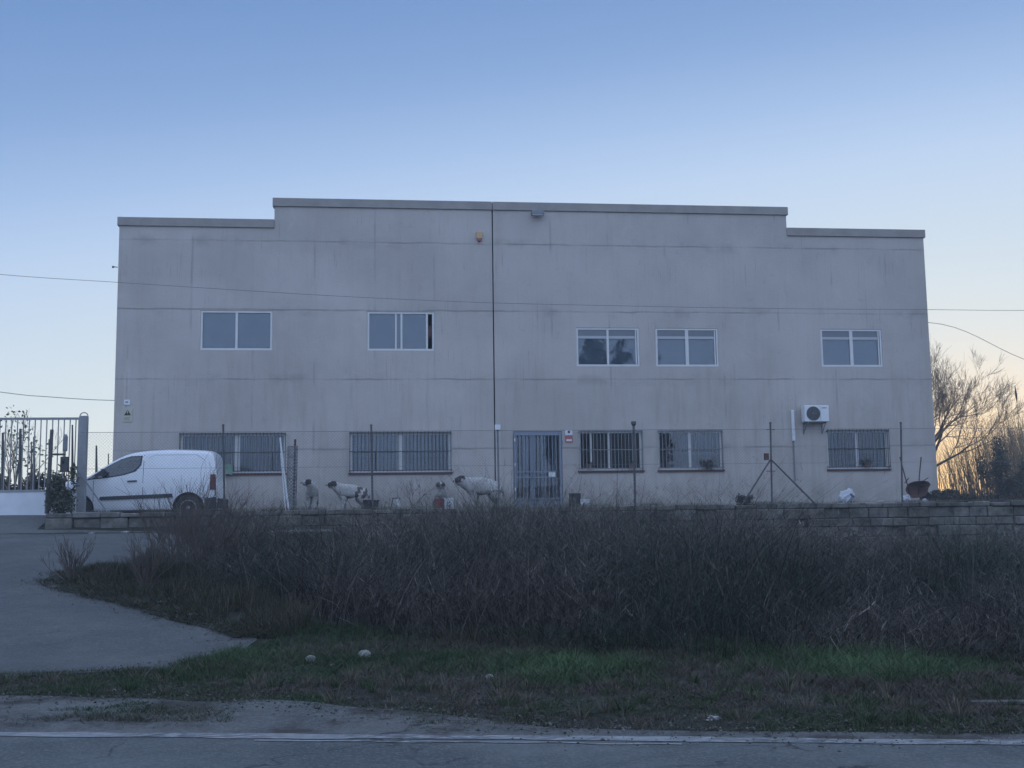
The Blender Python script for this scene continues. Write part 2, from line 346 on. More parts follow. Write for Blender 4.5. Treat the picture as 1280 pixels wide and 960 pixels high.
def join(parts):
    Vs, Qs, Ts, k = [], [], [], 0
    for V, Q, T in parts: Vs.append(V); Qs.append(Q+k); Ts.append(T); k += len(V)
    return np.concatenate(Vs), np.concatenate(Qs), np.concatenate(Ts)

# ------------------------------------------------------------------ terrain
P0 = np.array([.92, 8.37]); RU = np.array([.9745, -.2245]); RN = np.array([.2245, .9745])   # road edge line
def sdist(x, y): return (np.asarray(x)-P0[0])*RN[0]+(np.asarray(y)-P0[1])*RN[1]
def tdist(x, y): return (np.asarray(x)-P0[0])*RU[0]+(np.asarray(y)-P0[1])*RU[1]
TZ = 1.88
def H(x, y):
    x = np.asarray(x, float); y = np.asarray(y, float); s = sdist(x, y)
    low = sm(s, .3, 1.5)*(vnoise(x, y, .7, 1)-.4)*.05+sm(s, 2.6, 6)*(.10+(vnoise(x, y, 1.6, 2)-.5)*.16)+sm(s, 6, 20)*.12
    rz = np.interp(y, [12.3, 14, 17, 19, 22, 26, 28.8, 30.5, 33, 60], [0, .06, .42, .62, .95, 1.18, 1.33, 1.80, TZ, TZ])+(vnoise(x, y, 2.5, 5)-.5)*.03*sm(s, 2, 4)
    xr = np.interp(y, [12, 14.5, 17, 20, 30], [-.6, -1.2, -2.8, -3.4, -3.9])
    wgt = 1-sm(x, xr, xr+2.6)
    z = low*(1-wgt)+rz*wgt+low*wgt*.2
    dip = .23*sm(y, 30.75, 31.05)*sm(x, -9.6, -8.9)*(1-sm(x, -3.2, -2.4))*(1-sm(y, 34, 35.2))
    z = np.where((y > 29.55) & (x > -8.2), TZ, z); z = np.where(y > 33, TZ, z); z = z-dip
    z = z+(vnoise(x, y, .33, 3)-.5)*.035*sm(s, .5, 1.2)*(1-wgt)*(y < 29)+(vnoise(x, y, .9, 4)-.5)*.05*sm(s, 1.2, 2.4)*(1-wgt)*(y < 29)
    return np.where(s < .3, -.012, z)
def axis(ranges):
    a = []
    for x0, x1, st in ranges: a += list(np.arange(x0, x1, st))
    return np.array(a+[ranges[-1][1]])
gx = axis([(-1800, -200, 400), (-200, -30, 34), (-30, -9, 1.5), (-9, 9, .14), (9, 24, .4), (24, 60, 4), (60, 260, 40), (260, 1900, 410)])
gy = axis([(-1500, -100, 350), (-100, -10, 15), (-10, 7, 1), (7, 17, .14), (17, 29.4, .4), (29.4, 29.7, .15), (29.7, 34, .5), (34, 60, 5), (60, 200, 35), (200, 3000, 560)])
def sheet(name, X, Y, Z, matk, kind='structure'):
    n, m = X.shape; V = np.c_[X.ravel(), Y.ravel(), Z.ravel()]; I = np.arange(n*m).reshape(n, m)
    Q = np.stack([I[:-1, :-1], I[1:, :-1], I[1:, 1:], I[:-1, 1:]], -1).reshape(-1, 4)
    o = fast_mesh(name, V, Q, matk, smooth=True); put(o, kind=kind); return o
GX, GY = np.meshgrid(gx, gy, indexing='ij'); sheet('ground', GX, GY, H(GX, GY), 'soil')
# road
tt = axis([(-700, -20, 40), (-20, 20, .5), (20, 700, 40)]); ss = np.array([-8.5, -4, -1, -.3, .05, .32]); T, R_ = np.meshgrid(tt, ss, indexing='ij')
R_ = R_+np.where(R_ > .3, (vnoise(T, T*0, .4, 8)-.5)*.16, 0)
sheet('road', P0[0]+RU[0]*T+RN[0]*R_, P0[1]+RU[1]*T+RN[1]*R_, T*0+.004, 'road')
def stripe(name, t0, t1, s0, s1, z, amp, seed):
    t = np.arange(t0, t1, .12); a = np.stack([s0+(vnoise(t, t*0, .35, seed)-.5)*amp+(vnoise(t, t*0, 3, seed+4)-.5)*amp, s1+(vnoise(t, t*0+9, .3, seed+1)-.5)*amp+(vnoise(t, t*0, 3, seed+4)-.5)*amp], 1)
    tt_ = np.repeat(t[:, None], 2, 1); sheet(name, P0[0]+RU[0]*tt_+RN[0]*a, P0[1]+RU[1]*tt_+RN[1]*a, tt_*0+z, 'paint')
stripe('road_edge_line', -40, 40, -.05, .12, .009, .05, 20)
stripe('road_edge_line_repaint', -1.9, 1.3, -.17, -.12, .0088, .06, 30)
# shoulder: broken asphalt between road and grass
t = np.arange(-30, 14, .15)
sh = np.interp(t, [-30, -6, -3.6, -2.2, -1.2, -.4, .3, 1.5, 14], [2.0, 1.9, 1.75, 1.5, 1.15, .8, .42, .36, .34])+(vnoise(t, t*0, .5, 9)-.5)*.25*np.interp(t, [-1, 1], [1, .2])
fr = np.linspace(0, 1, 8); TT = np.repeat(t[:, None], 8, 1); SS = .10+(sh[:, None]-.10)*fr
sx, sy = P0[0]+RU[0]*TT+RN[0]*SS, P0[1]+RU[1]*TT+RN[1]*SS
sheet('road_shoulder', sx, sy, np.maximum(H(sx, sy), 0)*sm(SS, .3, .6)+.006+.012*sm(SS, .3, .8), 'should')
# driveway ramp
yy = np.arange(12.6, 33, .1); xr = np.interp(yy, [12.6, 12.8, 13.5, 14.04, 14.6, 15.1, 16.07, 17, 19, 22, 26, 28.9, 29.2, 33], [-3.6, -2.4, -1.85, -1.5, -1.75, -2.2, -2.9, -3.3, -3.5, -3.6, -4.4, -5.6, -8.6, -8.6])
xr = xr+(vnoise(yy, yy*0, .5, 12)-.5)*.3*(yy < 28)
fr = np.linspace(0, 1, 40); XX = -16+(xr[:, None]+16)*fr; YY = np.repeat(yy[:, None], 40, 1)
sheet('driveway', XX, YY, H(XX, YY)+.014, 'drive')

# low hills across the road behind the viewer
hx = np.linspace(-500, 500, 70); hv = np.linspace(0, 1, 8); HX, HV = np.meshgrid(hx, hv, indexing='ij')
sheet('hills', HX, -130-HV*90, (4+10*vnoise(HX, HX*0, 70, 90))*np.sin(HV*PI*.5)+.0*HV-.3, 'hill')
# ------------------------------------------------------------------ building
BX0, BX1, FY, BZ = -8.42, 18.48, 36.0, TZ-.1
STEP0, STEP1, LOW, HIGH = -3.57, 13.6, 11.05, 11.77
B = empty('industrial_building', (5.0, 36.0, TZ), 'long two-storey bare concrete industrial building with stepped flat parapet and barred ground windows', 'building')
UP = [(-5.84, -3.59, 7.05, 8.33), (-.58, 1.58, 7.05, 8.33), (6.25, 8.37, 6.55, 7.84), (8.92, 11.06, 6.55, 7.84), (14.62, 16.78, 6.55, 7.84)]
GR = [(-6.4, -3.13, 3.14, 4.40), (-1.13, 2.10, 3.12, 4.41), (6.26, 8.38, 3.12, 4.43), (8.90, 11.08, 3.12, 4.43), (14.67, 16.82, 3.10, 4.41)]
DR = (4.11, 5.71, 1.92, 4.42)
def facade(x0, x1, name, par, top):
    """wall leaf with true openings; par = list of (xa, xb, ztop)"""
    ops = [o for o in UP+GR+[DR] if o[0] > x0 and o[1] < x1]
    xs = sorted({x0, x1} | {v for o in ops for v in o[:2]} | {a for p in par for a in p[:2]}); zs = sorted({BZ} | {v for o in ops for v in o[2:]} | {p[2] for p in par})
    bm = bmesh.new(); vv = {}
    def V(x, z):
        if (x, z) not in vv: vv[(x, z)] = bm.verts.new((x-5, 0, z-TZ))
        return vv[(x, z)]
    for i in range(len(xs)-1):
        for j in range(len(zs)-1):
            cx, cz = (xs[i]+xs[i+1])/2, (zs[j]+zs[j+1])/2
            if any(o[0] < cx < o[1] and o[2] < cz < o[3] for o in ops): continue
            if not any(p[0] < cx < p[1] and cz < p[2] for p in par): continue
            bm.faces.new((V(xs[i], zs[j]), V(xs[i+1], zs[j]), V(xs[i+1], zs[j+1]), V(xs[i], zs[j+1])))
    r = bmesh.ops.extrude_face_region(bm, geom=list(bm.faces)); bmesh.ops.translate(bm, verts=[v for v in r['geom'] if isinstance(v, bmesh.types.BMVert)], vec=(0, .25, 0))
    bmesh.ops.recalc_face_normals(bm, faces=bm.faces)
    me = bpy.data.meshes.new(name); bm.to_mesh(me); bm.free(); me.materials.append(MT['conc'])
    o = bpy.data.objects.new(name, me); COL.objects.link(o); o.parent = B; return o
JX = 3.52
facade(BX0, JX-.02, 'wall', [(BX0, STEP0, LOW), (STEP0, JX-.02, HIGH)], 0)
facade(JX+.02, BX1, 'wall', [(JX+.02, STEP1, HIGH), (STEP1, BX1, LOW)], 0)
MB().box(JX-.018, JX+.018, FY+.05, FY+.24, BZ, HIGH).build('expansion_joint', 'dark', B)
mb = MB(); mb.box(BX0, BX0+.25, FY+.252, FY+24, BZ, LOW); mb.box(BX1-.25, BX1, FY+.252, FY+24, BZ, LOW); mb.box(BX0+.252, BX1-.252, FY+23.75, FY+24, BZ, LOW); mb.build('side_wall', 'conc', B)
MB().box(BX0+.26, BX1-.26, FY+.26, FY+23.74, LOW-.9, LOW-.7).build('roof', 'roof', B)
mb = MB(); mb.box(BX0+.26, BX1-.26, FY+.26, FY+6, 5.3, 5.5); mb.box(BX0+.26, BX1-.26, FY+6.01, FY+6.15, BZ, LOW-.91)
for x in (-2, 3.52, 8.65, 12.6): mb.box(x-.06, x+.06, FY+.26, FY+5.99, BZ, 5.29); mb.box(x-.06, x+.06, FY+.26, FY+5.99, 5.51, LOW-.92)
mb.build('inner_wall', 'inner', B)
for a, b_, z in ((BX0-.06, STEP0-.002, LOW), (STEP0-.06, JX-.01, HIGH), (JX+.01, STEP1+.06, HIGH), (STEP1+.002, BX1+.06, LOW)):
    MB().box(a, b_, FY-.05, FY+.30, z, z+.28).build('parapet_cap', 'cap', B, bevel=.008)
def frame_mb(x0, x1, z0, z1, w, ya, yb, mull=()):
    m = MB(); m.box(x0, x1, ya, yb, z1-w, z1); m.box(x0, x1, ya, yb, z0, z0+w); m.box(x0, x0+w, ya, yb, z0+w, z1-w); m.box(x1-w, x1, ya, yb, z0+w, z1-w)
    for x, ww in mull: m.box(x-ww/2, x+ww/2, ya+.004, yb, z0+w, z1-w)
    return m
def pane(par, x0, x1, z0, z1, y): return MB().box(x0, x1, y, y+.006, z0, z1).build('pane', 'glass', par)
for k, (x0, x1, z0, z1) in enumerate(UP):
    c = (x0+x1)/2; g = .006
    mull = [(c, .075)]
    if k == 1: mull = [(c+.02, .06), (c-.16, .05), (x1-.235, .06)]
    if k in (3, 4): mull = [(c, .11)]
    if k == 2: mull = [(c, .07)]
    fr_ = frame_mb(x0+g, x1-g, z0+g, z1-g, .06, FY+.015, FY+.075, mull)
    if k > 1: fr_.box(x1-.13, x1-.09, FY+.025, FY+.07, z0+.07, z1-.07)
    wf = fr_.build('window', 'alu', B)
    if k == 1:
        pane(wf, x0+.067, c+.02, z0+.067, z1-.067, FY+.05); pane(wf, c+.03, x1-.24, z0+.067, z1-.067, FY+.058)
        MB().box(x1-.20, x1-.07, FY+.10, FY+.105, z0+.45, z1-.45).build('blind_end', 'sill', wf)
    else:
        pane(wf, x0+.067, c-.02, z0+.067, z1-.067, FY+.05); pane(wf, c+.02, x1-.067, z0+.067, z1-.067, FY+.058)
    if k > 1:
        m = MB(); m.box(x0+.062, x1-.14, FY+.03, FY+.046, z1-.27, z1-.062); m.build('shutter', 'shut', wf)
        MB().box(x0+.062, x1-.14, FY+.024, FY+.047, z1-.36, z1-.272).build('shutter_end_bar', 'shutl', wf)
        MB().box(x0+.067, x1-.067, FY+.13, FY+.14, z0+.02, z1-.10).build('blind', 'blind', wf)
    elif k == 0: MB().box(x0+.067, x1-.067, FY+.11, FY+.12, z0+.02, z1-.02).build('blind', 'blind', wf)
    else: MB().box(x0+.067, x1-.25, FY+.11, FY+.12, z0+.02, z1-.02).build('blind', 'blind', wf)
def grille(par, x0, x1, z0, z1, nb, matk='bars', y=FY-.09):
    m = MB(); r = .011
    for zz in (z0+.01, z1-.035): m.box(x0, x1, y-.012, y+.012, zz, zz+.028)
    m.box(x0, x1, y+.004, y+.014, (z0+z1)/2-.012, (z0+z1)/2+.012)
    for i in range(nb): x = x0+.02+(x1-x0-.04)*i/(nb-1); m.tube([(x, y-.004, z0-.01), (x, y-.004, z1+.015)], r, 5)
    for x in (x0+.01, x1-.01):
        for z in (z0+.05, z1-.06): m.box(x-.012, x+.012, y+.014, FY+.01, z-.01, z+.01)
    return m.build('grille', matk, par)
for k, (x0, x1, z0, z1) in enumerate(GR):
    c = (x0+x1)/2-(.0 if k else -.12); g = .006
    mull = [(c, .16 if k < 2 else .09)]
    if k == 2: mull = [(c-.05, .07), (x0+.42, .06)]
    wf = frame_mb(x0+g, x1-g, z0+g, z1-g, .07, FY+.09, FY+.15, mull).build('window', 'alu', B)
    pane(wf, x0+.077, c-.03, z0+.077, z1-.077, FY+.12) if k != 2 else pane(wf, x0+.42, c-.05, z0+.077, z1-.077, FY+.12)
    pane(wf, c+.03, x1-.077, z0+.077, z1-.077, FY+.128)
    MB().box(x0-.04, x1+.04, FY-.05, FY+.085, z0-.06, z0+.002).build('sill', 'sill', wf)
    grille(wf, x0-.01, x1+.01, z0+.04, z1+.01, [30, 28, 19, 19, 18][k], 'bars' if k in (2, 3) else 'barsd')
    # curtains, gently folded
    m = MB(); segs = [(x0+.08, x1-.08, z0+.08, z1-.08)] if k < 2 else ([(x0+.5, x1-.1, z0+.08, z1-.08)] if k == 2 else ([(c-.25, x1-.1, z0+.6, z1-.08)] if k == 3 else [(c+.1, x1-.1, z0+.1, z1-.08)]))
    for a, b_, za, zb in segs:
        n = int((b_-a)/.05); pts = [(a+(b_-a)*i/n, FY+.24+.02*math.sin(i*1.9)+.012*math.sin(i*.7)) for i in range(n+1)]
        m.add([(p[0], p[1], z) for p in pts for z in (za, zb)], [(2*i, 2*i+2, 2*i+3, 2*i+1) for i in range(n)])
    m.build('curtain', 'curtain' if k in (0, 1) else 'curtain2', wf)
# entrance door: steel frame with barred leaf, glazed door behind
x0, x1, z0, z1 = DR
df = frame_mb(x0+.006, x1-.006, z0, z1-.006, .09, FY+.02, FY+.10, [(x0+.62, .16)]).build('door', 'doorp', B)
m = MB(); m.box(x0+.10, x1-.10, FY+.03, FY+.07, z0+.09, z0+.34)
m.build('kick_panel', 'doorp', df)
MB().box(x0+.10, x1-.10, FY+.15, FY+.156, z0+.34, z1-.1).build('pane', 'glass', df)
m = MB()
for x in (x0+.42, x0+1.02, x1-.2): m.box(x-.05, x+.05, FY+.17, FY+.20, z0+.1, z1-.1)
m.build('inner_door_frame', 'alu', df)
m = MB(); y = FY-.02
for zz in (z0+.30, z0+.98, z0+1.16, z1-.14): m.box(x0+.05, x1-.05, y-.015, y+.015, zz, zz+.04)
for i in range(13):
    x = x0+.08+(x1-x0-.16)*i/12; m.tube([(x, y, z0+.30), (x, y, z1-.10)], .013, 5)
m.box(x0+.03, x0+.07, y-.02, y+.02, z0+.05, z1-.06); m.box(x1-.09, x1-.03, y-.02, y+.02, z0+.05, z1-.06)
m.build('grille', 'doorp', df)
MB().box(x1-.46, x1-.24, y-.035, y-.017, z0+1.02, z0+1.16).build('lock_box', 'white', df)
m = MB(); m.tube([(x1-.14, y-.07, z0+1.0), (x1-.14, y-.07, z0+1.2)], .014, 6); m.box(x1-.20, x1-.10, y-.03, y-.016, z0+.98, z0+1.24); m.build('handle', 'black', df)
for z in (z0+.62, z0+1.42, z1-.28): MB().tube([(x0+.05, y-.03, z-.05), (x0+.05, y-.03, z+.05)], .02, 6).build('hinge', 'white', df)
MB().box(x0-.1, x1+.1, FY-.5, FY-.002, TZ-.02, z0-.002).build('door_step', 'slab', B)

# things fixed on the facade
m = MB(); e = empty('floodlight', (5.01, FY, 11.6), 'small floodlight fixed under the coping at the top of the facade', 'floodlight')
MB().box(4.80, 5.22, FY-.30, FY-.10, 11.58, 11.72).build('housing', 'galv', e, bevel=.01)
MB().box(4.83, 5.19, FY-.29, FY-.12, 11.565, 11.578).build('lens', 'lamp', e)
MB().box(4.97, 5.05, FY-.102, FY-.001, 11.62, 11.68).build('bracket', 'galv', e)
e = empty('alarm_siren', (3.08, FY, 10.7), 'small faded orange alarm box high on the wall left of the joint', 'alarm')
MB().prism([(2.99, 10.78), (3.17, 10.78), (3.18, 11.02), (2.98, 11.02)], FY-.09, FY-.001).build('housing', 'orange', e, bevel=.01)
MB().lathe([(.06, -.0), (.07, .06), (.03, .08)], (3.08, FY-.05, 10.70), 10).build('beacon', 'signr', e)
thing(MB().box(-8.12, -7.94, FY-.02, FY-.002, 5.31, 5.47).box(-8.08, -8.0, FY-.024, FY-.021, 5.37, 5.42, 1), 'wall_plate', ['white', 'bars'], 'small pale number plate above the yellow warning sign by the left corner', 'sign', bevel=0)
e = empty('warning_sign', (-8.02, FY-.01, 4.78), 'cream warning sign with black triangle symbol by the left corner', 'sign')
MB().box(-8.15, -7.86, FY-.02, FY-.002, 4.78, 5.20).build('plate', 'signy', e)
m = MB(); m.prism([(-8.11, 4.98), (-7.90, 4.98), (-8.005, 5.15)], FY-.024, FY-.021)
m.build('triangle', 'black', e)
m = MB(); m.prism([(-8.015, 5.12), (-7.985, 5.12), (-8.0, 5.07), (-7.985, 5.07), (-8.02, 5.0), (-8.01, 5.05), (-8.03, 5.05)], FY-.027, FY-.025); m.build('bolt', 'signy', e)
m = MB(); [m.box(-8.1, -7.92-.03*(i % 2), FY-.024, FY-.021, 4.90-.035*i, 4.905-.035*i+.008) for i in range(3)]; m.build('small_print', 'galv', e)
e = empty('camera_sign', (5.94, FY-.01, 4.28), 'white plate with black dome camera mark beside the door top', 'sign')
MB().box(5.82, 6.06, FY-.02, FY-.002, 4.285, 4.45).build('plate', 'white', e)
MB().lathe([(.04, -.03), (.04, -.021)], (5.94, FY, 4.39), 12, 'y').build('dome_mark', 'black', e)
e = empty('alarm_sign', (5.94, FY-.01, 4.03), 'small red sign with pale band beside the door', 'sign')
MB().box(5.82, 6.06, FY-.02, FY-.002, 4.04, 4.27).build('plate', 'signr', e)
MB().box(5.85, 6.03, FY-.024, FY-.021, 4.09, 4.15).build('pale_band', 'white', e)
e = empty('air_conditioner', (14.15, FY, 4.6), 'white outdoor air conditioning unit on brackets above the right ground window', 'air conditioner')
ax0, ax1, az0, az1, ay = 13.78, 14.62, 4.66, 5.20, FY-.42
mb = MB(); mb.box(ax0, ax1, ay, FY-.12, az0, az1); body = mb.build('casing', 'white', e, bevel=.015)
m = MB(); m.lathe([(.235, -.012), (.235, -.002)], (ax0+.30, ay, (az0+az1)/2), 28, 'y'); m.build('fan_opening', 'barsd', e)
m = MB()
for r in (.06, .11, .16, .21): m.tube([(ax0+.30+r*math.cos(q), ay-.016, (az0+az1)/2+r*math.sin(q)) for q in np.linspace(0, 2*PI, 25)], .004, 4)
for q in np.linspace(0, PI, 7)[:-1]: m.tube([(ax0+.30+.235*math.cos(q)*s, ay-.018, (az0+az1)/2+.235*math.sin(q)*s) for s in (-1, 1)], .004, 4)
m.build('fan_guard', 'galv', e)
MB().box(ax1-.30, ax1-.294, ay-.004, ay-.001, az0+.02, az1-.02).build('panel_seam', 'galv', e)
MB().box(ax1-.24, ax1-.08, ay-.004, ay-.001, az1-.10, az1-.07).build('brand_plate', 'galv', e)
for x in (ax0+.1, ax1-.1):
    m = MB(); m.box(x-.018, x+.018, ay-.02, FY-.001, az0-.035, az0-.002); m.box(x-.018, x+.018, FY-.03, FY-.001, az0-.38, az0-.036); m.tube([(x, ay+.06, az0-.03), (x, FY-.02, az0-.34)], .012, 5); m.build('bracket', 'galv', e)
thing(MB().box(13.46, 13.56, FY-.07, FY-.002, 4.05, 5.08), 'cable_trunking', 'white', 'white plastic trunking running down left of the air conditioner', 'trunking', bevel=.01)
thing(MB().tube([(13.50, FY-.03, 4.045), (13.50, FY-.03, 2.7)], .022, 6), 'drain_pipe', 'galv', 'thin grey pipe hanging below the white trunking', 'pipe')
thing(MB().tube([(-8.46, FY+.1, 9.72), (-8.60, FY+.1, 9.74)], .015, 6).lathe([(.03, 0), (.045, .03), (.03, .06)], (-8.60, FY+.1, 9.70), 8), 'insulator', 'galv', 'small cable insulator on the left edge of the building', 'insulator')

# plants and pots on the window ledges
def pot(x, y, z, r, h, n, spread, label, droop=0, matk='terra', hang=False):
    e = empty('potted_plant', (x, y, z), label, 'potted plant', 'pots standing on the barred window ledges')
    MB().lathe([(r*.7, 0), (r, h), (r*1.08, h), (r*1.08, h+.02), (r*.9, h+.02), (r*.85, h-.02)], (x, y, z), 14).build('pot', matk, e)
    P = np.tile([[x, y, z+h-.01]], (n, 1))+rng.normal(0, r*.4, (n, 3))*[1, 1, 0]; ln = rng.normal(0, spread, (n, 2))
    hh = rng.uniform(.05, spread*1.3+.05, n)-droop*rng.random(n)
    V, Q, T_ = blades(P-[x, y, z], hh, np.full(n, .02), ln, 1.3, np.array([.05, .055, .03])*rng.uniform(.6, 1.5, (n, 1)))
    f = fast_mesh('foliage', V, Q, 'leaf', T_); f.parent = e
pot(6.62, FY-.02, 3.17, .09, .13, 60, .10, 'small dark pot in the left corner of the window beside the door')
pot(8.02, FY-.02, 3.17, .11, .15, 150, .16, 'leafy potted plant in right corner of the window beside the door')
pot(10.55, FY-.03, 3.18, .14, .12, 300, .22, 'trailing dry plant spilling over the sill of the middle window', .35, 'barsd')
pot(16.05, FY-.02, 3.15, .10, .12, 140, .14, 'bushy pot plant behind the bars of the far right window')
e = empty('green_cloth', (-5.0, FY-.12, 3.14), 'pale green cloth hung over the bars of the window behind the van', 'cloth')
m = MB(); n = 14
a_, b_ = -5.27, -4.75
m.add([(a_+(b_-a_)*i/n, FY-.125-.02*math.sin(i*1.3)-(.03 if z < 3.2 else 0), z+.012*math.sin(i*.8)) for i in range(n+1) for z in (3.10, 3.30, 3.42)], [(3*i+j, 3*i+3+j, 3*i+4+j, 3*i+1+j) for i in range(n) for j in (0, 1)])
m.build('sheet', 'green', e)

# ------------------------------------------------------------------ retaining wall
WY = 29.4; WT = 1.915
e = empty('retaining_wall', (5, WY, .9), 'low rough stone block retaining wall holding up the terrace', 'wall')
m = MB(); zc = -.5; row = 0
while zc < WT-.05:
    h = random.choice((.22, .28, .33)) if zc+.62 < WT else WT-zc if WT-zc < .40 else .28
    x = -8.45+random.uniform(-.2, 0)
    if x < -8.45: x = -8.45
    while x < 26:
        L = random.uniform(.45, .75) if row % 2 else random.uniform(.4, .7)
        g = random.uniform(.002, .009); tz = random.uniform(.72, 1.22); tc = (tz*random.uniform(.97, 1.06), tz, tz*random.uniform(.93, 1.0))
        y0 = WY-random.uniform(0, .12); zt = zc+h-g
        if random.random() > .0: m.box(x+g, x+L-g, y0, WY+.32, zc+g*.5, zt+(random.uniform(-.03, .012) if zc+h > WT-.02 else 0), 0, tc)
        x += L
    zc += h; row += 1
m.build('stone_blocks', 'block', e, bevel=.02)
MB().box(-8.44, 26, WY+.06, WY+.30, -.6, WT-.03).build('mortar_core', 'mortar', e)
e = empty('culvert', (-3.4, 27.8, 1.0), 'shallow concrete culvert lid sunk among the weeds before the wall', 'culvert')
pa, pb = U(285, 664, 27.6), U(418, 663, 27.6)
MB().box(pa.x, pb.x, 27.4, 28.5, pa.z-.06, pa.z+.0).build('lid', 'slab', e, bevel=.01)
m = MB(); m.box(pa.x+.05, pa.x+.2, 27.5, 28.4, 0, pa.z-.062); m.box(pb.x-.2, pb.x-.05, 27.5, 28.4, 0, pa.z-.062); m.box(pa.x+.2, pb.x-.2, 28.25, 28.4, 0, pa.z-.062); m.build('side_wall', 'slab', e)

# ------------------------------------------------------------------ chain link fence
FYN = 29.72
fe = empty('chain_link_fence', (5, FYN, TZ), 'chain link fence on thin steel posts along the top of the stone wall', 'fence')
FT = U(464, 539, FYN).z; FX0, FX1 = -7.75, 24.5
posts = [(279, 532), (464, 532), (622, 536), (792, 531), (963, 529), (1126, 529)]
for k, (px, py) in enumerate(posts):
    t_ = U(px, py, FYN); b_ = U(px+(py-630)*-.02, 632, FYN)
    m = MB(); m.tube([(b_.x, FYN, TZ-.05), (t_.x, FYN, t_.z)], .026 if k != 3 else .032, 8); m.lathe([(.034, 0), (.034, .03), (.01, .05)], (t_.x, FYN, t_.z-.01), 8)
    p = m.build('post', 'postd' if k not in (2,) else 'galv', fe, smooth=False)
    if k == 3: MB().lathe([(.03, 0), (.07, .06), (.07, .13), (.04, .13)], (t_.x, FYN, t_.z-.04), 10).build('post_cap', 'barsd', p)
    if k == 2: MB().box(t_.x-.07, t_.x+.07, FYN-.06, FYN+.06, t_.z-.03, t_.z+.11).build('junction_box', 'white', p)
    if k == 4:
        j = U(963, 574, FYN); l, r = U(926, 632, FYN-.0), U(1018, 632, FYN)
        for q in (l, r): MB().tube([(j.x, FYN-.03, j.z), (q.x, FYN-.1, TZ)], .022, 6).build('brace', 'postd', p)
        for yy_ in (537, 589): a = U(963, yy_, FYN); MB().tube([(a.x-.12, FYN-.03, a.z), (a.x+.12, FYN-.03, a.z)], .012, 5).build('clamp', 'postd', p)
        a = U(957, 571, FYN); MB().box(a.x-.06, a.x+.06, FYN-.1, FYN-.03, a.z-.09, a.z+.09).build('rusty_plate', 'rust', p)
MB().tube([(21.3, FYN, TZ), (21.3, FYN, FT+.1)], .026, 8).build('post', 'postd', fe)
for z, r in ((FT, .006), ((FT+TZ)/2+.1, .004), (TZ+.06, .004)): 
    m = MB(); m.tube([(FX0, FYN-.03, z)]+[(U(px, 600, FYN).x, FYN-.03, z) for px, _ in posts]+[(FX1, FYN-.03, z)], r, 4); m.build('tension_wire', 'wire', fe)
hh = FT-TZ-.04; st = .085; x = FX0-hh; V = []; Q = []
def strand(xa, za, xb, zb, y):
    if xa < FX0: k = (FX0-xa)/(xb-xa); za += (zb-za)*k; xa = FX0
    if xb > FX1: k = (FX1-xa)/(xb-xa); zb = za+(zb-za)*k; xb = FX1
    d = Vector((xb-xa, 0, zb-za)).normalized(); nn = Vector((-d.z, 0, d.x))*.0016; i = len(V)
    for q in ((xa, za), (xb, zb)):
        V.extend([(q[0]-nn.x, y, q[1]-nn.z), (q[0]+nn.x, y, q[1]+nn.z), (q[0], y+.003, q[1])])
    Q.extend([(i, i+1, i+4, i+3), (i+1, i+2, i+5, i+4), (i+2, i, i+3, i+5)])
while x < FX1:
    strand(x, TZ+.03, x+hh, TZ+.03+hh, FYN-.040); strand(x, TZ+.03+hh, x+hh, TZ+.03, FYN-.046); x += st
me = bpy.data.meshes.new('wire_mesh'); me.from_pydata([(a-5, b-FYN, c-TZ) for a, b, c in V], [], Q); me.materials.append(MT['wire'])
o = bpy.data.objects.new('wire_mesh', me); COL.objects.link(o); o.parent = fe
# leaning poles and mesh roll
for (ax, ay_), (bx, by), r, lb in (((350, 547), (361, 639), .024, 'longer white pole leaning beside the rolled wire mesh'), ((351, 566), (357, 637), .016, 'shorter thin white pole leaning left of the rolled wire mesh')):
    a = U(ax, ay_, FYN+.25); b_ = U(bx, by-3, FYN+.12); b_.z = TZ
    thing(MB().tube([b_, a], r, 8), 'metal_pole', 'white', lb, 'pole', 'white poles leaning on the fence')
a, b_ = U(366, 558, FYN+.3), U(364, 636, FYN+.3); m = MB()
for k in range(2):
    for q in range(9):
        m.tube([((b_.x+(a.x-b_.x)*i/24)+.13*math.cos((1 if k else -1)*i*.55+q*.7), FYN+.3+.13*math.sin((1 if k else -1)*i*.55+q*.7), TZ+(a.z-TZ)*i/24) for i in range(25)], .008, 3)
for i in range(0, 25, 4): m.tube([(b_.x+(a.x-b_.x)*i/24+.12*math.cos(q), FYN+.3+.12*math.sin(q), TZ+(a.z-TZ)*i/24) for q in np.linspace(0, 2*PI, 13)], .008, 3)
thing(m, 'wire_mesh_roll', 'galv', 'upright roll of grey wire mesh standing behind the fence', 'mesh roll')
a, b_ = U(369, 549, FYN+.45), U(367, 636, FYN+.45); thing(MB().tube([(b_.x, FYN+.45, TZ), (a.x, FYN+.45, a.z)], .03, 7), 'wooden_stake', 'rust', 'dark stake rising behind the roll of wire mesh', 'stake')

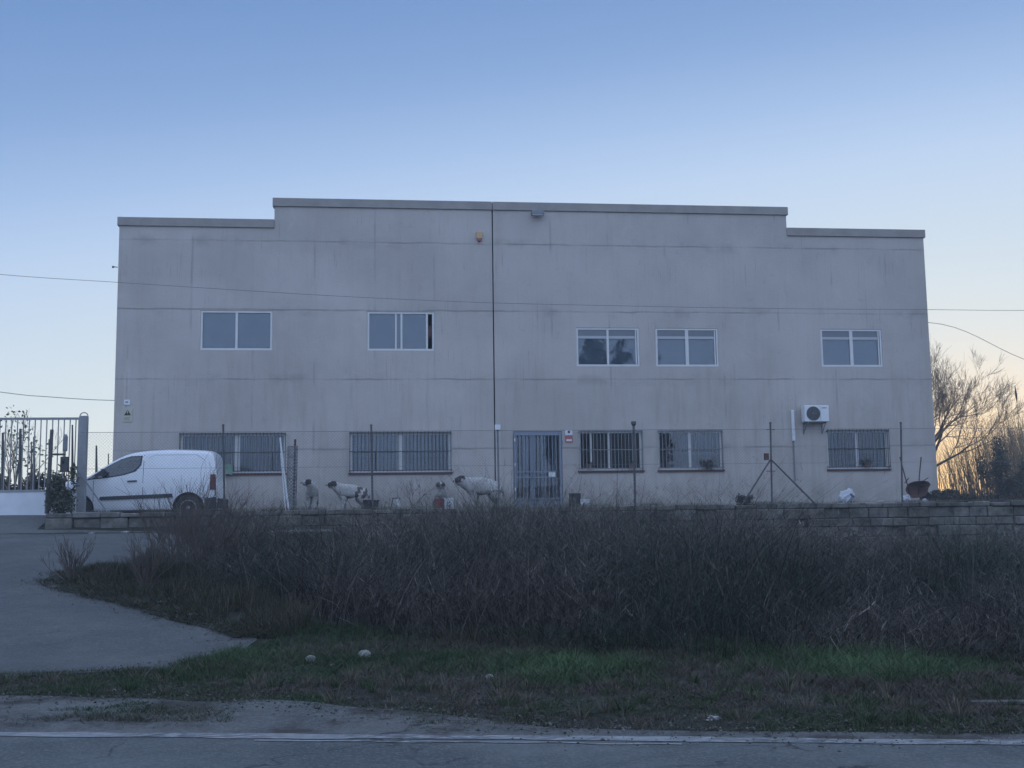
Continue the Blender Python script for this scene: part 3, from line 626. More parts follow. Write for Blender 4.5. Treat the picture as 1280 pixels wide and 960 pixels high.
# ------------------------------------------------------------------ sliding gate and its posts
GY_ = 30.7
ge = empty('sliding_gate', (-10, GY_, TZ), 'grey barred sliding gate with white solid lower panel across the driveway', 'gate')
gt, gm, gb = U(50, 522, GY_).z, U(50, 615, GY_).z, U(50, 644, GY_).z; gx1 = U(99, 600, GY_).x; gx0 = gx1-7
MB().box(gx0, gx1, GY_-.02, GY_+.02, gb, gm).build('lower_panel', 'gatep', ge)
m = MB(); m.box(gx0, gx1, GY_-.03, GY_+.03, gt-.06, gt); m.box(gx0, gx1, GY_-.035, GY_+.035, gm+.002, gm+.06); m.box(gx0, gx1, GY_-.035, GY_+.035, gb-.05, gb-.002)
m.box(gx1-.06, gx1, GY_-.04, GY_+.04, gm+.062, gt-.062); m.build('frame', 'gate', ge)
m = MB(); x = gx1-.13
while x > gx0: m.box(x-.012, x+.012, GY_-.012, GY_+.012, gm+.062, gt-.062); x -= .148
m.build('bars', 'gate', ge)
a = U(105, 520, GY_-.25); b_ = U(101, 665, 29.3)
e = empty('gate_post', (a.x, GY_-.25, 1.4), 'thick grey steel post with curved guide loop at the end of the gate', 'post')
MB().box(a.x-.10, a.x+.10, GY_-.35, GY_-.15, 1.4, a.z).build('post', 'gate', e, bevel=.01)
MB().tube([(a.x+.10*math.cos(q), GY_-.25, a.z+.09*math.sin(q)) for q in np.linspace(0, PI, 11)], .014, 6).build('guide_loop', 'bars', e)
a, b_ = U(93, 582, GY_-.4), U(134, 640, FYN-.05); thing(MB().tube([a, b_], .02, 6), 'brace_rod', 'galv', 'diagonal steel brace running down from the gate post to the wall', 'brace')
# motor cabinet, beacon pole and ivy in front of gate
c = U(74, 640, 29.9)
e = empty('beacon_pole', (U(82, 640, 29.95).x, 29.95, WT), 'thin pole carrying a cylindrical warning beacon beside the gate', 'beacon')
a = U(82, 543, 29.95); z2 = U(82, 564, 29.95).z
MB().tube([(a.x, 29.95, WT-.02), (a.x, 29.95, z2)], .02, 6).build('pole', 'postd', e)
MB().lathe([(.05, 0), (.06, .02), (.06, a.z-z2-.06), (.035, a.z-z2)], (a.x, 29.95, z2), 14).build('beacon', 'galv', e)
MB().box(a.x-.09, a.x+.09, 29.88, 30.02, U(82, 590, 29.95).z, U(82, 571, 29.95).z).build('control_box', 'barsd', e)
e = empty('old_gate_post', (U(63, 640, 29.9).x, 29.9, WT), 'dark weathered post with crossbar overgrown by ivy left of the beacon', 'post')
a = U(65, 537, 29.9); a2 = U(64, 568, 29.9); a3 = U(77, 568, 29.9); a4 = U(62, 560, 29.9)
MB().tube([(a.x-.05, 29.9, WT-.02), (a.x, 29.9, a.z)], [.06, .045], 7).build('post', 'postd', e)
MB().tube([(a2.x, 29.9, a2.z), (a3.x+.1, 29.9, a3.z)], .03, 6).build('crossbar', 'postd', e)
def leafblob(cs, n, size, col, var=.4, parent=None, name='foliage', base=Vector((0, 0, 0)), matk='leaf'):
    """leaf quads scattered in uneven lobes: cs = list of (x,y,z,rx,ry,rz)"""
    cs = np.array(cs); wts = cs[:, 3]*cs[:, 4]*cs[:, 5]; k = rng.choice(len(cs), n, p=wts/wts.sum())
    d = rng.normal(size=(n, 3)); d /= np.linalg.norm(d, axis=1)[:, None]; rr = rng.random(n)**.45
    P = cs[k, :3]+d*rr[:, None]*cs[k, 3:6]; P += rng.normal(0, .06, (n, 3))*cs[k, 3:4]
    cl = vnoise(P[:, 0]+P[:, 1]*.6, P[:, 2]+P[:, 1]*.3, .35, 31); keep = cl > .22; P = P[keep]; n = len(P); cl = cl[keep]
    a = rng.normal(size=(n, 3)); a /= np.linalg.norm(a, axis=1)[:, None]; b = np.cross(a, rng.normal(size=(n, 3))); b /= np.linalg.norm(b, axis=1)[:, None]
    s = size*rng.uniform(.6, 1.4, (n, 1)); V = np.stack([P-a*s, P-b*s*.45, P+a*s, P+b*s*.45], 1).reshape(-1, 3)-np.array(base)
    T_ = np.array(col)*(1+var*rng.normal(size=(n, 1))*.5)*(.75+.5*rng.random((n, 1))); T_ = np.clip(T_, .005, 1)
    o = fast_mesh(name, V, np.arange(4*n).reshape(n, 4), matk, np.repeat(T_, 4, axis=0))
    if parent: o.parent = parent
    return o
def bush(name, x, y, z, lobes, n, size, col, label, cat, group=None, stems=8, r=.5, matst='shrubtwig'):
    e = empty(name, (x, y, z), label, cat, group); m = MB()
    for i in range(stems):
        q = random.uniform(0, 2*PI); l = random.choice(lobes)
        m.tube([(x+.05*math.cos(q), y+.05*math.sin(q), z-.1), ((x+l[0])/2+random.uniform(-.1, .1), (y+l[1])/2, z*.5+l[2]*.5), (l[0], l[1], l[2]+l[5]*.3)], [.025, .018, .006], 4)
    m.build('stems', matst, e); leafblob(lobes, n, size, col, parent=e, base=Vector((x, y, z))); return e
iv = U(76, 640, 29.75)
bush('ivy_bush', iv.x, 29.75, WT, [(iv.x, 29.75, WT+.25, .38, .25, .35), (iv.x+.05, 29.8, WT+.75, .33, .22, .45), (iv.x+.12, 29.8, WT+1.1, .22, .2, .3), (iv.x-.2, 29.75, WT+.5, .2, .2, .4)], 5000, .035, (.07, .075, .055), 'dark ivy bush smothering the posts at the end of the stone wall', 'bush')

# ------------------------------------------------------------------ van
def make_van():
    e = empty('delivery_van', (0, 0, 0), 'small white panel van parked facing left behind the fence', 'van')
    st = [(0.0, .62, .30), (.04, .78, .24), (.16, .90, .22), (.40, .99, .22), (.80, 1.06, .22), (1.12, 1.12, .22), (1.30, 1.20, .22), (1.5, 1.34, .22), (1.75, 1.51, .22), (2.0, 1.66, .22), (2.25, 1.75, .22), (2.6, 1.80, .22), (3.0, 1.82, .22), (3.4, 1.82, .22), (3.9, 1.80, .22), (4.18, 1.78, .24), (4.27, 1.70, .26), (4.34, 1.2, .28), (4.38, .9, .30)]
    def hw(z, x, zt):
        w_ = np.interp(z, [.2, .35, .55, .95, 1.2, 1.6, 1.85], [.82, .87, .895, .90, .875, .80, .74])
        if x < .9: w_ *= 1-.30*((.9-x)/.9)**2.2
        if x > 4.1: w_ *= 1-.06*((x-4.1)/.28)
        return w_
    rings = []; ns = 9
    for x, zt, zb in st:
        r = min(.16, (zt-zb)*.3); ring = [(x, 0, zb), (x, hw(zb, x, zt)*.55, zb), (x, hw(zb, x, zt)-.05, zb)]
        for k in range(ns): z = zb+.05+(zt-r-zb-.05)*k/(ns-1); ring.append((x, hw(z, x, zt), z))
        w_ = hw(zt-r, x, zt); ring += [(x, w_-.035, zt-r*.35), (x, w_-.14, zt-.03), (x, w_*.45, zt), (x, 0, zt+.008)]
        rings.append(ring)
    n = len(rings[0]); vs = []; 
    for ring in rings: vs += ring+[(a, -b, c) for a, b, c in ring[-2:0:-1]]
    N = 2*n-2; fs = [(i*N+j, i*N+(j+1) % N, (i+1)*N+(j+1) % N, (i+1)*N+j) for i in range(len(rings)-1) for j in range(N)]
    fs += [tuple(range(N)), tuple(range((len(rings)-1)*N, len(rings)*N))[::-1]]
    me = bpy.data.meshes.new('body'); me.from_pydata(vs, [], fs); bm = bmesh.new(); bm.from_mesh(me); bmesh.ops.recalc_face_normals(bm, faces=bm.faces); bm.to_mesh(me); bm.free()
    me.materials.append(MT['van']); me.materials.append(MT['trim'])
    tmp = bpy.data.objects.new('tmp', me); COL.objects.link(tmp)
    sub = tmp.modifiers.new('s', 'SUBSURF'); sub.levels = 2; sub.render_levels = 2
    c = MB()
    for wx in (1.02, 3.67):
        for s in (-1, 1): c.lathe([(.385, s*.60), (.385, s*1.1)], (wx, 0, .34), 32, 'y')
    cut = c.build('cut', 'trim', None)
    bo = tmp.modifiers.new('b', 'BOOLEAN'); bo.operation = 'DIFFERENCE'; bo.object = cut; bo.solver = 'EXACT'; bo.material_mode = 'TRANSFER'
    dg = bpy.context.evaluated_depsgraph_get(); me2 = bpy.data.meshes.new_from_object(tmp.evaluated_get(dg)); me2.name = 'body'
    bpy.data.objects.remove(tmp); bpy.data.objects.remove(cut)
    body = bpy.data.objects.new('body', me2); COL.objects.link(body); body.parent = e
    from mathutils.bvhtree import BVHTree
    bm = bmesh.new(); bm.from_mesh(me2); bv = BVHTree.FromBMesh(bm)
    # lower bumpers and sills are dark plastic
    bm.free()
    P = me2.polygons
    for p in P:
        cz, cx = p.center.z, p.center.x
        if p.normal.z < -.8 and cz < .4: p.material_index = 1
    me2.polygons.foreach_set('use_smooth', [True]*len(P))
    try: me2.set_sharp_from_angle(angle=math.radians(35))
    except Exception: pass
    def decal(name, poly, matk, side=-1, off=.006, par=body, thick=0, cuts=3, axis='y'):
        bm = bmesh.new()
        if axis == 'y': vv = [bm.verts.new((x, 0, z)) for x, z in poly]
        else: vv = [bm.verts.new((0, x, z)) for x, z in poly]
        bm.faces.new(vv); bmesh.ops.triangulate(bm, faces=bm.faces)
        bmesh.ops.subdivide_edges(bm, edges=bm.edges, cuts=cuts, use_grid_fill=True)
        bmesh.ops.triangulate(bm, faces=bm.faces)
        for v in bm.verts:
            if axis == 'y': o_ = Vector((v.co.x, side*2, v.co.z)); d = Vector((0, -side, 0))
            else: o_ = Vector((side*6, v.co.y, v.co.z)); d = Vector((-side, 0, 0))
            h, nn, _, _ = bv.ray_cast(o_, d)
            if h is not None: v.co = h-d*off
        if thick:
            r = bmesh.ops.extrude_face_region(bm, geom=list(bm.faces)); 
            vec = (0, side*thick, 0) if axis == 'y' else (side*thick, 0, 0)
            bmesh.ops.translate(bm, verts=[q for q in r['geom'] if isinstance(q, bmesh.types.BMVert)], vec=vec)
        bmesh.ops.recalc_face_normals(bm, faces=bm.faces)
        me_ = bpy.data.meshes.new(name); bm.to_mesh(me_); bm.free(); me_.materials.append(MT[matk])
        o = bpy.data.objects.new(name, me_); COL.objects.link(o); o.parent = par; return o
    for s in (-1, 1):
        decal('side_window', [(1.24, 1.05), (1.45, 1.19), (1.75, 1.38), (2.02, 1.53), (2.25, 1.60), (2.49, 1.61), (2.47, 1.42), (2.36, 1.28), (2.12, 1.19), (1.7, 1.12)], 'vglass', s, .008, cuts=4)
        decal('window_seal', [(1.19, 1.035), (1.42, 1.20), (1.73, 1.40), (2.01, 1.555), (2.25, 1.63), (2.53, 1.64), (2.51, 1.41), (2.39, 1.25), (2.12, 1.16), (1.7, 1.09)], 'trim', s, .004, cuts=4)
        decal('side_strip', [(1.52, .54), (1.56, .63), (3.28, .69), (3.30, .60)], 'trim', s, .0, thick=.03)
        decal('door_handle', [(2.20, .985), (2.20, 1.02), (2.42, 1.03), (2.42, .995)], 'trim', s, .0, thick=.035, cuts=1)
        decal('sill_skirt', [(1.36, .24), (1.36, .30), (3.24, .30), (3.24, .24)], 'trim', s, .001, thick=.02)
        decal('headlight', [(.20, .70), (.12, .80), (.42, .93), (.66, .95), (.55, .84), (.38, .74)], 'lamp', s, .005)
        decal('tail_light', [(4.19, .78), (4.19, 1.16), (4.32, 1.16), (4.34, .78)], 'tail', s, .0, thick=.02)
        decal('rear_bumper_side', [(4.07, .26), (4.07, .56), (4.345, .60), (4.345, .30)], 'trim', s, .0, thick=.03)
        # door and cargo panel gaps
        for q in ([(2.56, .36), (2.56, 1.66), (2.572, 1.66), (2.572, .36)], [(1.38, .50), (1.38, 1.03), (1.393, 1.03), (1.393, .50)]): decal('panel_gap', q, 'trim', s, .002, cuts=5)
        ring = [(2.68, 1.58), (2.82, 1.66), (3.85, 1.66), (4.05, 1.52), (4.12, 1.0)]
        for (a, b2), (c2, d2) in zip(ring[:-1], ring[1:]): decal('pressed_line', [(a, b2), (c2, d2), (c2-.004, d2-.010), (a-.004, b2-.010)], 'galv', s, .0015, cuts=2)
    decal('windscreen', [(-.68, 1.20), (-.60, 1.60), (-.3, 1.67), (.3, 1.67), (.60, 1.60), (.68, 1.20)], 'vglass', -1, .012, axis='x', cuts=4)
    decal('front_bumper', [(-.80, .26), (-.78, .50), (.78, .50), (.80, .26)], 'trim', -1, .008, axis='x', cuts=4)
    decal('rear_bumper', [(-.80, .32), (-.80, .56), (.80, .56), (.80, .32)], 'trim', 1, .0, thick=.06, axis='x')
    decal('number_plate', [(-.26, .36), (-.26, .47), (.26, .47), (.26, .36)], 'white', -1, .016, axis='x')
    for s in (-1, 1):
        mm = MB(); mm.prism([(1.56, 1.14), (1.68, 1.12), (1.71, 1.28), (1.61, 1.31)], s*.95, s*1.10); mm.box(1.64, 1.68, *sorted((s*.87, s*.96)), 1.15, 1.19); mm.build('wing_mirror', 'trim', e, local=True, bevel=.015)
        for wx in (1.02, 3.67):
            t_ = MB(); y = s*.78; w2 = .095
            t_.lathe([(.20, -w2), (.27, -w2), (.315, -w2*.8), (.325, -w2*.4), (.325, w2*.4), (.315, w2*.8), (.27, w2), (.20, w2)], (wx, y, .325), 32, 'y')
            wh = t_.build('wheel', 'tyre', e, local=True, smooth=True)
            r_ = MB(); yo = y+s*.09
            r_.lathe([(.205, 0), (.205, s*.012), (.18, s*.004), (.17, -s*.03), (.06, -s*.01), (.05, s*.015), (.01, s*.018)], (wx, yo, .325), 28, 'y')
            r_.build('rim', 'rim', wh, local=True, smooth=True)
            h_ = MB()
            for k in range(8):
                q = k*PI/4; h_.lathe([(.022, s*.0), (.022, s*.004)], (wx+.12*math.cos(q), yo-s*.012, .325+.12*math.sin(q)), 8, 'y')
            h_.build('rim_hole', 'black', wh, local=True)
    return e
van = make_van()
vr = U(273, 600, 31.1); van.scale = (1.08, 1.08, 1.08); van.location = (vr.x-4.38*1.08, 31.95, TZ-.225)
# dark bundle seen on the sill just behind the van
a = U(271, 572, 35.6)
# ------------------------------------------------------------------ dogs
def make_dog(name, label, pts, loc, rz, sc, fur, headfur, sit=False, hy=0, hp=0, cut=None, fat=1.12, low=0):
    e = empty(name, loc, label, 'dog', rz=rz)
    if not sit:
        K = {'pel': (-.36, 0, .60, .125), 'mid': (-.12, 0, .565, .145), 'che': (.14, 0, .55, .185), 'nb': (.27, 0, .67, .125), 'nk': (.37, 0, .77, .095),
             't1': (-.47, 0, .60, .045), 't2': (-.55, 0, .44, .032), 't3': (-.58, 0, .30, .022)}
        for s, nm in ((1, 'l'), (-1, 'r')):
            K['fs'+nm] = (.19, s*.09, .43, .072); K['fe'+nm] = (.15, s*.095, .33, .064); K['fw'+nm] = (.19+.02*s, s*.095, .16, .046); K['fp'+nm] = (.19+.02*s, s*.095, .045, .046); K['ft'+nm] = (.245+.02*s, s*.095, .032, .032)
            K['hh'+nm] = (-.36, s*.08, .46, .095); K['hk'+nm] = (-.27-.03*s, s*.10, .33, .080); K['hc'+nm] = (-.44-.04*s, s*.10, .19, .046); K['hp'+nm] = (-.41-.04*s, s*.10, .045, .036); K['ht'+nm] = (-.345-.04*s, s*.10, .032, .031)
    else:
        K = {'pel': (-.22, 0, .16, .15), 'mid': (-.10, 0, .32, .145), 'che': (.04, 0, .46, .155), 'nb': (.12, 0, .58, .12), 'nk': (.17, 0, .68, .095),
             't1': (-.36, 0, .08, .04), 't2': (-.46, .05, .05, .03), 't3': (-.55, .1, .04, .022)}
        for s, nm in ((1, 'l'), (-1, 'r')):
            K['fs'+nm] = (.10, s*.09, .38, .068); K['fe'+nm] = (.09, s*.09, .29, .05); K['fw'+nm] = (.12, s*.085, .15, .034); K['fp'+nm] = (.13, s*.085, .045, .038); K['ft'+nm] = (.18, s*.085, .032, .032)
            K['hh'+nm] = (-.20, s*.13, .16, .11); K['hk'+nm] = (.0, s*.17, .22, .065); K['hc'+nm] = (-.18, s*.17, .06, .036); K['hp'+nm] = (-.06, s*.17, .04, .036); K['ht'+nm] = (.03, s*.17, .032, .031)
    K['nk'] = (K['nk'][0]+low*.3, 0, K['nk'][2]-low, K['nk'][3]); K['nb'] = (K['nb'][0], 0, K['nb'][2]-low*.5, K['nb'][3])
    nk = Vector(K['nk'][:3]); R_ = Matrix.Rotation(hy, 3, 'Z') @ Matrix.Rotation(hp, 3, 'Y')
    hd = {'h1': ((.06, 0, .06), .112), 'h2': ((.13, 0, .065), .094), 's1': ((.19, 0, .045), .078), 's2': ((.25, 0, .028), .068)}
    for k, (p, r) in hd.items(): q = nk+R_ @ Vector(p); K[k] = (q.x, q.y, q.z, r)
    E = [('pel', 'mid'), ('mid', 'che'), ('che', 'nb'), ('nb', 'nk'), ('nk', 'h1'), ('h1', 'h2'), ('h2', 's1'), ('s1', 's2'), ('pel', 't1'), ('t1', 't2'), ('t2', 't3')]
    for nm in 'lr': E += [('che', 'fs'+nm), ('fs'+nm, 'fe'+nm), ('fe'+nm, 'fw'+nm), ('fw'+nm, 'fp'+nm), ('fp'+nm, 'ft'+nm), ('pel', 'hh'+nm), ('hh'+nm, 'hk'+nm), ('hk'+nm, 'hc'+nm), ('hc'+nm, 'hp'+nm), ('hp'+nm, 'ht'+nm)]
    ks = list(K); me = bpy.data.meshes.new('dog'); me.from_pydata([tuple(c*sc for c in K[k][:3]) for k in ks], [(ks.index(a), ks.index(b)) for a, b in E], [])
    tmp = bpy.data.objects.new('tmp', me); COL.objects.link(tmp); md = tmp.modifiers.new('k', 'SKIN'); md.use_smooth_shade = True
    for i, k in enumerate(ks): r = K[k][3]*sc*fat*(1 if k in ('s1', 's2', 'h1', 'h2') or k[0] == 't' else 1.18); me.skin_vertices[0].data[i].radius = (r, r); me.skin_vertices[0].data[i].use_root = (k == 'pel')
    s_ = tmp.modifiers.new('s', 'SUBSURF'); s_.levels = 2; s_.render_levels = 2
    dg = bpy.context.evaluated_depsgraph_get(); m2 = bpy.data.meshes.new_from_object(tmp.evaluated_get(dg)); bpy.data.objects.remove(tmp)
    m2.name = 'body'; m2.materials.clear(); m2.materials.append(MT[fur]); m2.materials.append(MT[headfur]); m2.materials.append(MT['furb'])
    for p in m2.polygons:
        q = R_.inverted() @ (p.center/sc-nk); p.use_smooth = True
        if headfur != fur and q.x > .0 and q.z > .0 and abs(q.y) < .13:
            blaze = abs(q.y) < .022 and q.x > .08
            if not (blaze or (cut == 'muzzle' and .17 < q.x < .25)): p.material_index = 1
        elif cut == 'brindle' and p.center.x/sc < -.18 and p.center.z/sc > .35 and math.sin(p.center.x*31+p.center.z*17) > -.1: p.material_index = 2
        elif cut == 'patch' and -.35 < p.center.x/sc < -.1 and p.center.z/sc < .55 and p.center.z/sc > .42: p.material_index = 2
    body = bpy.data.objects.new('body', m2); COL.objects.link(body); body.parent = e
    dn_ = [(v.co.copy(), v.normal.copy()) for v in m2.vertices]
    from mathutils import noise as mno
    for v, (c0, nn0) in zip(m2.vertices, dn_): v.co = c0+nn0*(mno.noise(c0*26)*.014+mno.noise(c0*60)*.007)*fat
    def W(v): q = nk+R_ @ Vector(v); return q*sc
    for s in (1, -1):
        m = MB(); A = [W((.07, s*.075, .135)), W((.10, s*.10, .115)), W((.10, s*.125, .03)), W((.06, s*.13, .0)), W((.03, s*.11, .08))]; B_ = [v+(R_ @ Vector((-.012, s*.018, .01)))*sc for v in A]
        m.add(A+B_, [(0, 1, 2, 3, 4), (9, 8, 7, 6, 5)]+[(i, (i+1) % 5, (i+1) % 5+5, i+5) for i in range(5)]); m.build('ear', headfur if headfur != fur else 'furb', e, local=True, smooth=False, bevel=.006)
        c = W((.185, s*.045, .10)); MB().lathe([(.002, -.012*sc), (.012*sc, 0), (.002, .012*sc)], c, 8).build('eye', 'black', e, local=True)
    c = W((.285, 0, .050)); MB().lathe([(.004, -.02*sc), (.022*sc, -.008*sc), (.022*sc, .01*sc), (.006, .02*sc)], c, 10).build('nose', 'black', e, local=True)
    return e
DY = 30.7
d = U(390, 634, DY); make_dog('dog', 'lean white dog with black ear turned left beside the leaning poles', None, (d.x-.02, DY+.2, TZ), math.radians(-90), .92, 'furw', 'furd', hy=math.radians(-80), cut='muzzle')
d = U(436, 634, DY); make_dog('dog', 'white dog with dark head and brindled rump standing side on', None, (d.x+.02, DY, TZ), math.radians(186), .92, 'furw', 'furd', cut='brindle', fat=1.28, low=.07)
d = U(551, 634, DY+.5); make_dog('dog', 'pale dog with dark cheeks and white blaze sitting behind the red crate', None, (d.x, DY+.5, TZ), math.radians(-95), .92, 'furw', 'furb', sit=True, hy=math.radians(4))
d = U(603, 634, DY); make_dog('dog', 'big shaggy white dog with black head near the entrance door', None, (d.x-.02, DY+.1, TZ), math.radians(176), 1.10, 'furw', 'furd', fat=1.42, low=.12)

# ------------------------------------------------------------------ small things on the terrace
def bucket(px, y, r, h, matk, label, name='bucket', cat='bucket', group=None):
    c = U(px, 634, y); e = empty(name, (c.x, y, TZ), label, cat, group)
    MB().lathe([(r*.8, 0), (r, h), (r*1.08, h), (r*1.08, h-.03), (r*.97, h-.03), (r*.9, h-.02), (r*.75, .02)], (c.x, y, TZ), 18).build('tub', matk, e)
    MB().tube([(c.x+r*1.02*math.cos(q), y-.03, TZ+h-.02-abs(math.sin(q))*h*.35) for q in np.linspace(0, PI, 9)], .005, 4).build('handle', 'galv', e)
bucket(459, 30.25, .11, .28, 'black', 'left of two black buckets beside the fence post', group='black buckets by the fence')
bucket(468, 30.3, .12, .27, 'black', 'right of two black buckets beside the fence post', group='black buckets by the fence')
def carton(px, y, w_, h, matk, label, name, cat, mark=None):
    c = U(px, 634, y); e = empty(name, (c.x, y, TZ), label, cat)
    MB().box(c.x-w_/2, c.x+w_/2, y-.14, y+.14, TZ, TZ+h).build('side', matk, e, bevel=.012)
    MB().box(c.x-w_/2-.01, c.x+w_/2+.01, y-.15, y+.15, TZ+h+.001, TZ+h+.025).build('rim', matk, e, bevel=.006)
    if mark:
        m = MB(); r = .05
        for q in range(5): a = q*2*PI/5; m.box(c.x+r*math.cos(a)-.02, c.x+r*math.cos(a)+.02, y-.146, y-.1405, TZ+h*.5+r*math.sin(a)-.016, TZ+h*.5+r*math.sin(a)+.016)
        m.build('printed_mark', 'greyp', e)
carton(549, 30.05, .24, .26, 'red', 'faded red plastic crate standing before the sitting dog', 'plastic_crate', 'crate')
carton(561, 30.0, .24, .27, 'white', 'white box with dark printed mark beside the red crate', 'printed_box', 'box', True)
carton(719, 30.1, .28, .36, 'black', 'tall black bin right of the entrance door', 'waste_bin', 'bin')
carton(730.5, 30.0, .24, .20, 'white', 'low white tub beside the black bin', 'plastic_tub', 'tub')
c = U(495, 634, 30.3); e = empty('folding_stool', (c.x, 30.3, TZ), 'small dark-legged white stool lying between the two barking dogs', 'stool'); e['label'] = 'low stool with dark legs and a pale cloth between the buckets and red crate'
[MB().tube([(c.x-.14*s, 30.2+.1*t_, TZ), (c.x-.08*s, 30.2+.1*t_, TZ+.3)], .012, 5).build('leg', 'black', e) for s in (-1, 1) for t_ in (0, 2)]; MB().box(c.x-.11, c.x+.11, 30.18, 30.42, TZ+.30, TZ+.325).build('seat', 'barsd', e)
MB().prism([(c.x+.0, TZ+.26), (c.x+.07, TZ+.32), (c.x+.15, TZ+.03), (c.x+.08, TZ+.02)], 30.14, 30.17).build('cloth', 'white', e)
def lump(name, px, py, Y, w_, d_, h, matk, label, cat, group=None, seed=1, z=None, sub=3, rough=.25, lean=0):
    c = U(px, py, Y); zz = float(H(c.x, Y)) if z is None else z
    bm = bmesh.new(); bmesh.ops.create_icosphere(bm, subdivisions=sub, radius=1); rs = random.Random(seed)
    dirs = [(Vector((rs.uniform(-1, 1), rs.uniform(-1, 1), rs.uniform(-1, 1))).normalized(), rs.uniform(.55, .95)) for _ in range(14)]
    for v in bm.verts:
        k = 1
        for dd, t_ in dirs:
            q = v.co.dot(dd)
            if q > t_: v.co -= dd*(q-t_)*.9
        v.co *= 1+rs.uniform(-rough, rough)*.12; v.co.x += lean*v.co.z
        v.co = Vector((v.co.x*w_/2, v.co.y*d_/2, max(v.co.z, -.55)*h/1.5+h*.36))
    me = bpy.data.meshes.new(name); bm.to_mesh(me); bm.free(); me.materials.append(MT[matk])
    o = bpy.data.objects.new(name, me); COL.objects.link(o); o.location = (c.x, Y, zz); return put(o, label, cat, group)
o = lump('rubbish_bag', 1059, 630, 30.0, .52, .4, .42, 'bag', 'crumpled white rubbish bag with grey print on the wall top', 'bag', seed=3, z=TZ, rough=1.6, lean=.22)
m = MB(); c = Vector((.05, -.215, .2)); m.add([(c.x-.07, c.y, c.z+.06), (c.x-.02, c.y-.005, c.z+.10), (c.x+.11, c.y+.015, c.z-.0), (c.x+.06, c.y, c.z-.05)], [(0, 1, 2, 3)]); q = m.build('printed_band', 'greyp', o, local=True)
lump('plastic_bag', 1132, 627, 29.95, .28, .25, .25, 'bag', 'small translucent white bag under the leaning wheelbarrow', 'bag', seed=8, z=TZ, rough=2)
lump('plastic_bag', 1156, 626, 29.9, .2, .18, .14, 'bag', 'flattened white bag at the foot of the building corner', 'bag', seed=9, z=TZ, rough=2)
lump('stone', 1005, 632, 29.65, .25, .2, .05, 'rock', 'flat pale stone on the wall at the braced fence post', 'stone', seed=5, z=WT)
lump('stone', 1100, 629, 29.65, .28, .2, .06, 'rock', 'low pale stone on the wall between bag and wheelbarrow', 'stone', seed=6, z=WT)
# wheelbarrow tipped up against the facade corner
c = U(1147, 620, 31.5); e = empty('wheelbarrow', (c.x, 31.5, TZ), 'old brown wheelbarrow tipped upright with handles in the air near the building corner', 'wheelbarrow')
x, y = c.x, 31.5; m = MB(); A_, B_ = [], []
for q in np.linspace(0, 2*PI, 17)[:-1]:
    k_ = 1/(abs(math.cos(q))**3+abs(math.sin(q))**3)**(1/3); A_.append((x+.36*k_*math.cos(q)*(1.08 if math.sin(q) > 0 else .9), y-.05-.10*math.sin(q), TZ+.42+.25*k_*math.sin(q)+.03*math.cos(q))); B_.append((x+.20*k_*math.cos(q), y+.24, TZ+.40+.14*k_*math.sin(q)))
m.add(A_+B_, [(i, (i+1) % 16, (i+1) % 16+16, i+16) for i in range(16)]+[tuple(range(16, 32))]); tb = m.build('tray', 'brownp', e)
md = tb.modifiers.new('t', 'SOLIDIFY'); md.thickness = .015
for s, dx in ((-1, -.12), (1, .02)):
    MB().tube([(x+s*.12, y+.2, TZ+.25), (x+s*.24, y+.28, TZ+.9), (x+s*.26+dx, y+.2, TZ+1.38)], .018, 6).build('handle', 'rust', e)
    MB().tube([(x+s*.24, y+.28, TZ+.62), (x+s*.30, y-.12, TZ+.75)], .012, 5).build('leg', 'rust', e)
m = MB(); m.lathe([(.10, -.04), (.17, -.04), (.19, 0), (.17, .04), (.10, .04)], (x+.34, y+.2, TZ+.19), 20, 'y'); m.build('wheel', 'tyre', e)
# stones and litter on the verge
def zg(px, py):    # intersect the view with the terrain
    d_ = fw*F+r2*(px-640)-u2*(py-480); t_ = np.linspace(4, 34, 1500); X = d_[0]/d_[1]*t_; Z = 1.6+d_[2]/d_[1]*t_; k = np.argmax(Z <= H(X, t_)); return t_[k]
for px, py, s, lb in ((388, 828, .13, 'squarish pale stone on the grass at the tip of the driveway'), (455, 824, .17, 'low pale stone at the foot of the dry thicket'), (612, 849, .09, 'small brownish stone on the middle of the verge'), (415, 833, .06, 'tiny white stone beside the squarish pale stone'), (142, 866, .06, 'tiny pale stone on the left verge strip')):
    Y = zg(px, py); lump('stone', px, py, Y, s, s*.8, s*.6, 'rock', lb, 'stone', 'stones on the verge', seed=px)
for px, py, s, lb in ((782, 912, .06, 'small crumpled white paper at the road edge'), (893, 901, .11, 'white scrap with spots lying in the grass near the road'), (201, 755, .15, 'white torn carton on weeds left of the thicket'), (241, 771, .13, 'long white scrap at the edge of the driveway'), (115, 668, .14, 'white scrap below the gate post'), (156, 667, .2, 'flat pale scrap at the foot of the stone wall')):
    Y = zg(px, py); lump('litter', px, py, Y, s, s*.5, s*.35, 'paper', lb, 'litter', 'litter on the verge', seed=px, rough=3.5)
a, b_ = U(1215, 881, zg(1215, 881)), U(1330, 887, zg(1290, 887)); a.z = float(H(a.x, a.y))+.01; b_.z = float(H(b_.x, b_.y))+.03
dd = (b_-a).normalized(); nn = Vector((-dd.y, dd.x, 0)); m = MB(); vs = [a-nn*.05, b_-nn*.05, b_+nn*.05, a+nn*.05]; m.add(vs+[v+Vector((0, 0, .02)) for v in vs], [(0, 3, 2, 1), (4, 5, 6, 7), (0, 1, 5, 4), (1, 2, 6, 5), (2, 3, 7, 6), (3, 0, 4, 7)])
thing(m, 'plank', 'oldwood', 'weathered pale plank lying in the grass at the right', 'plank')

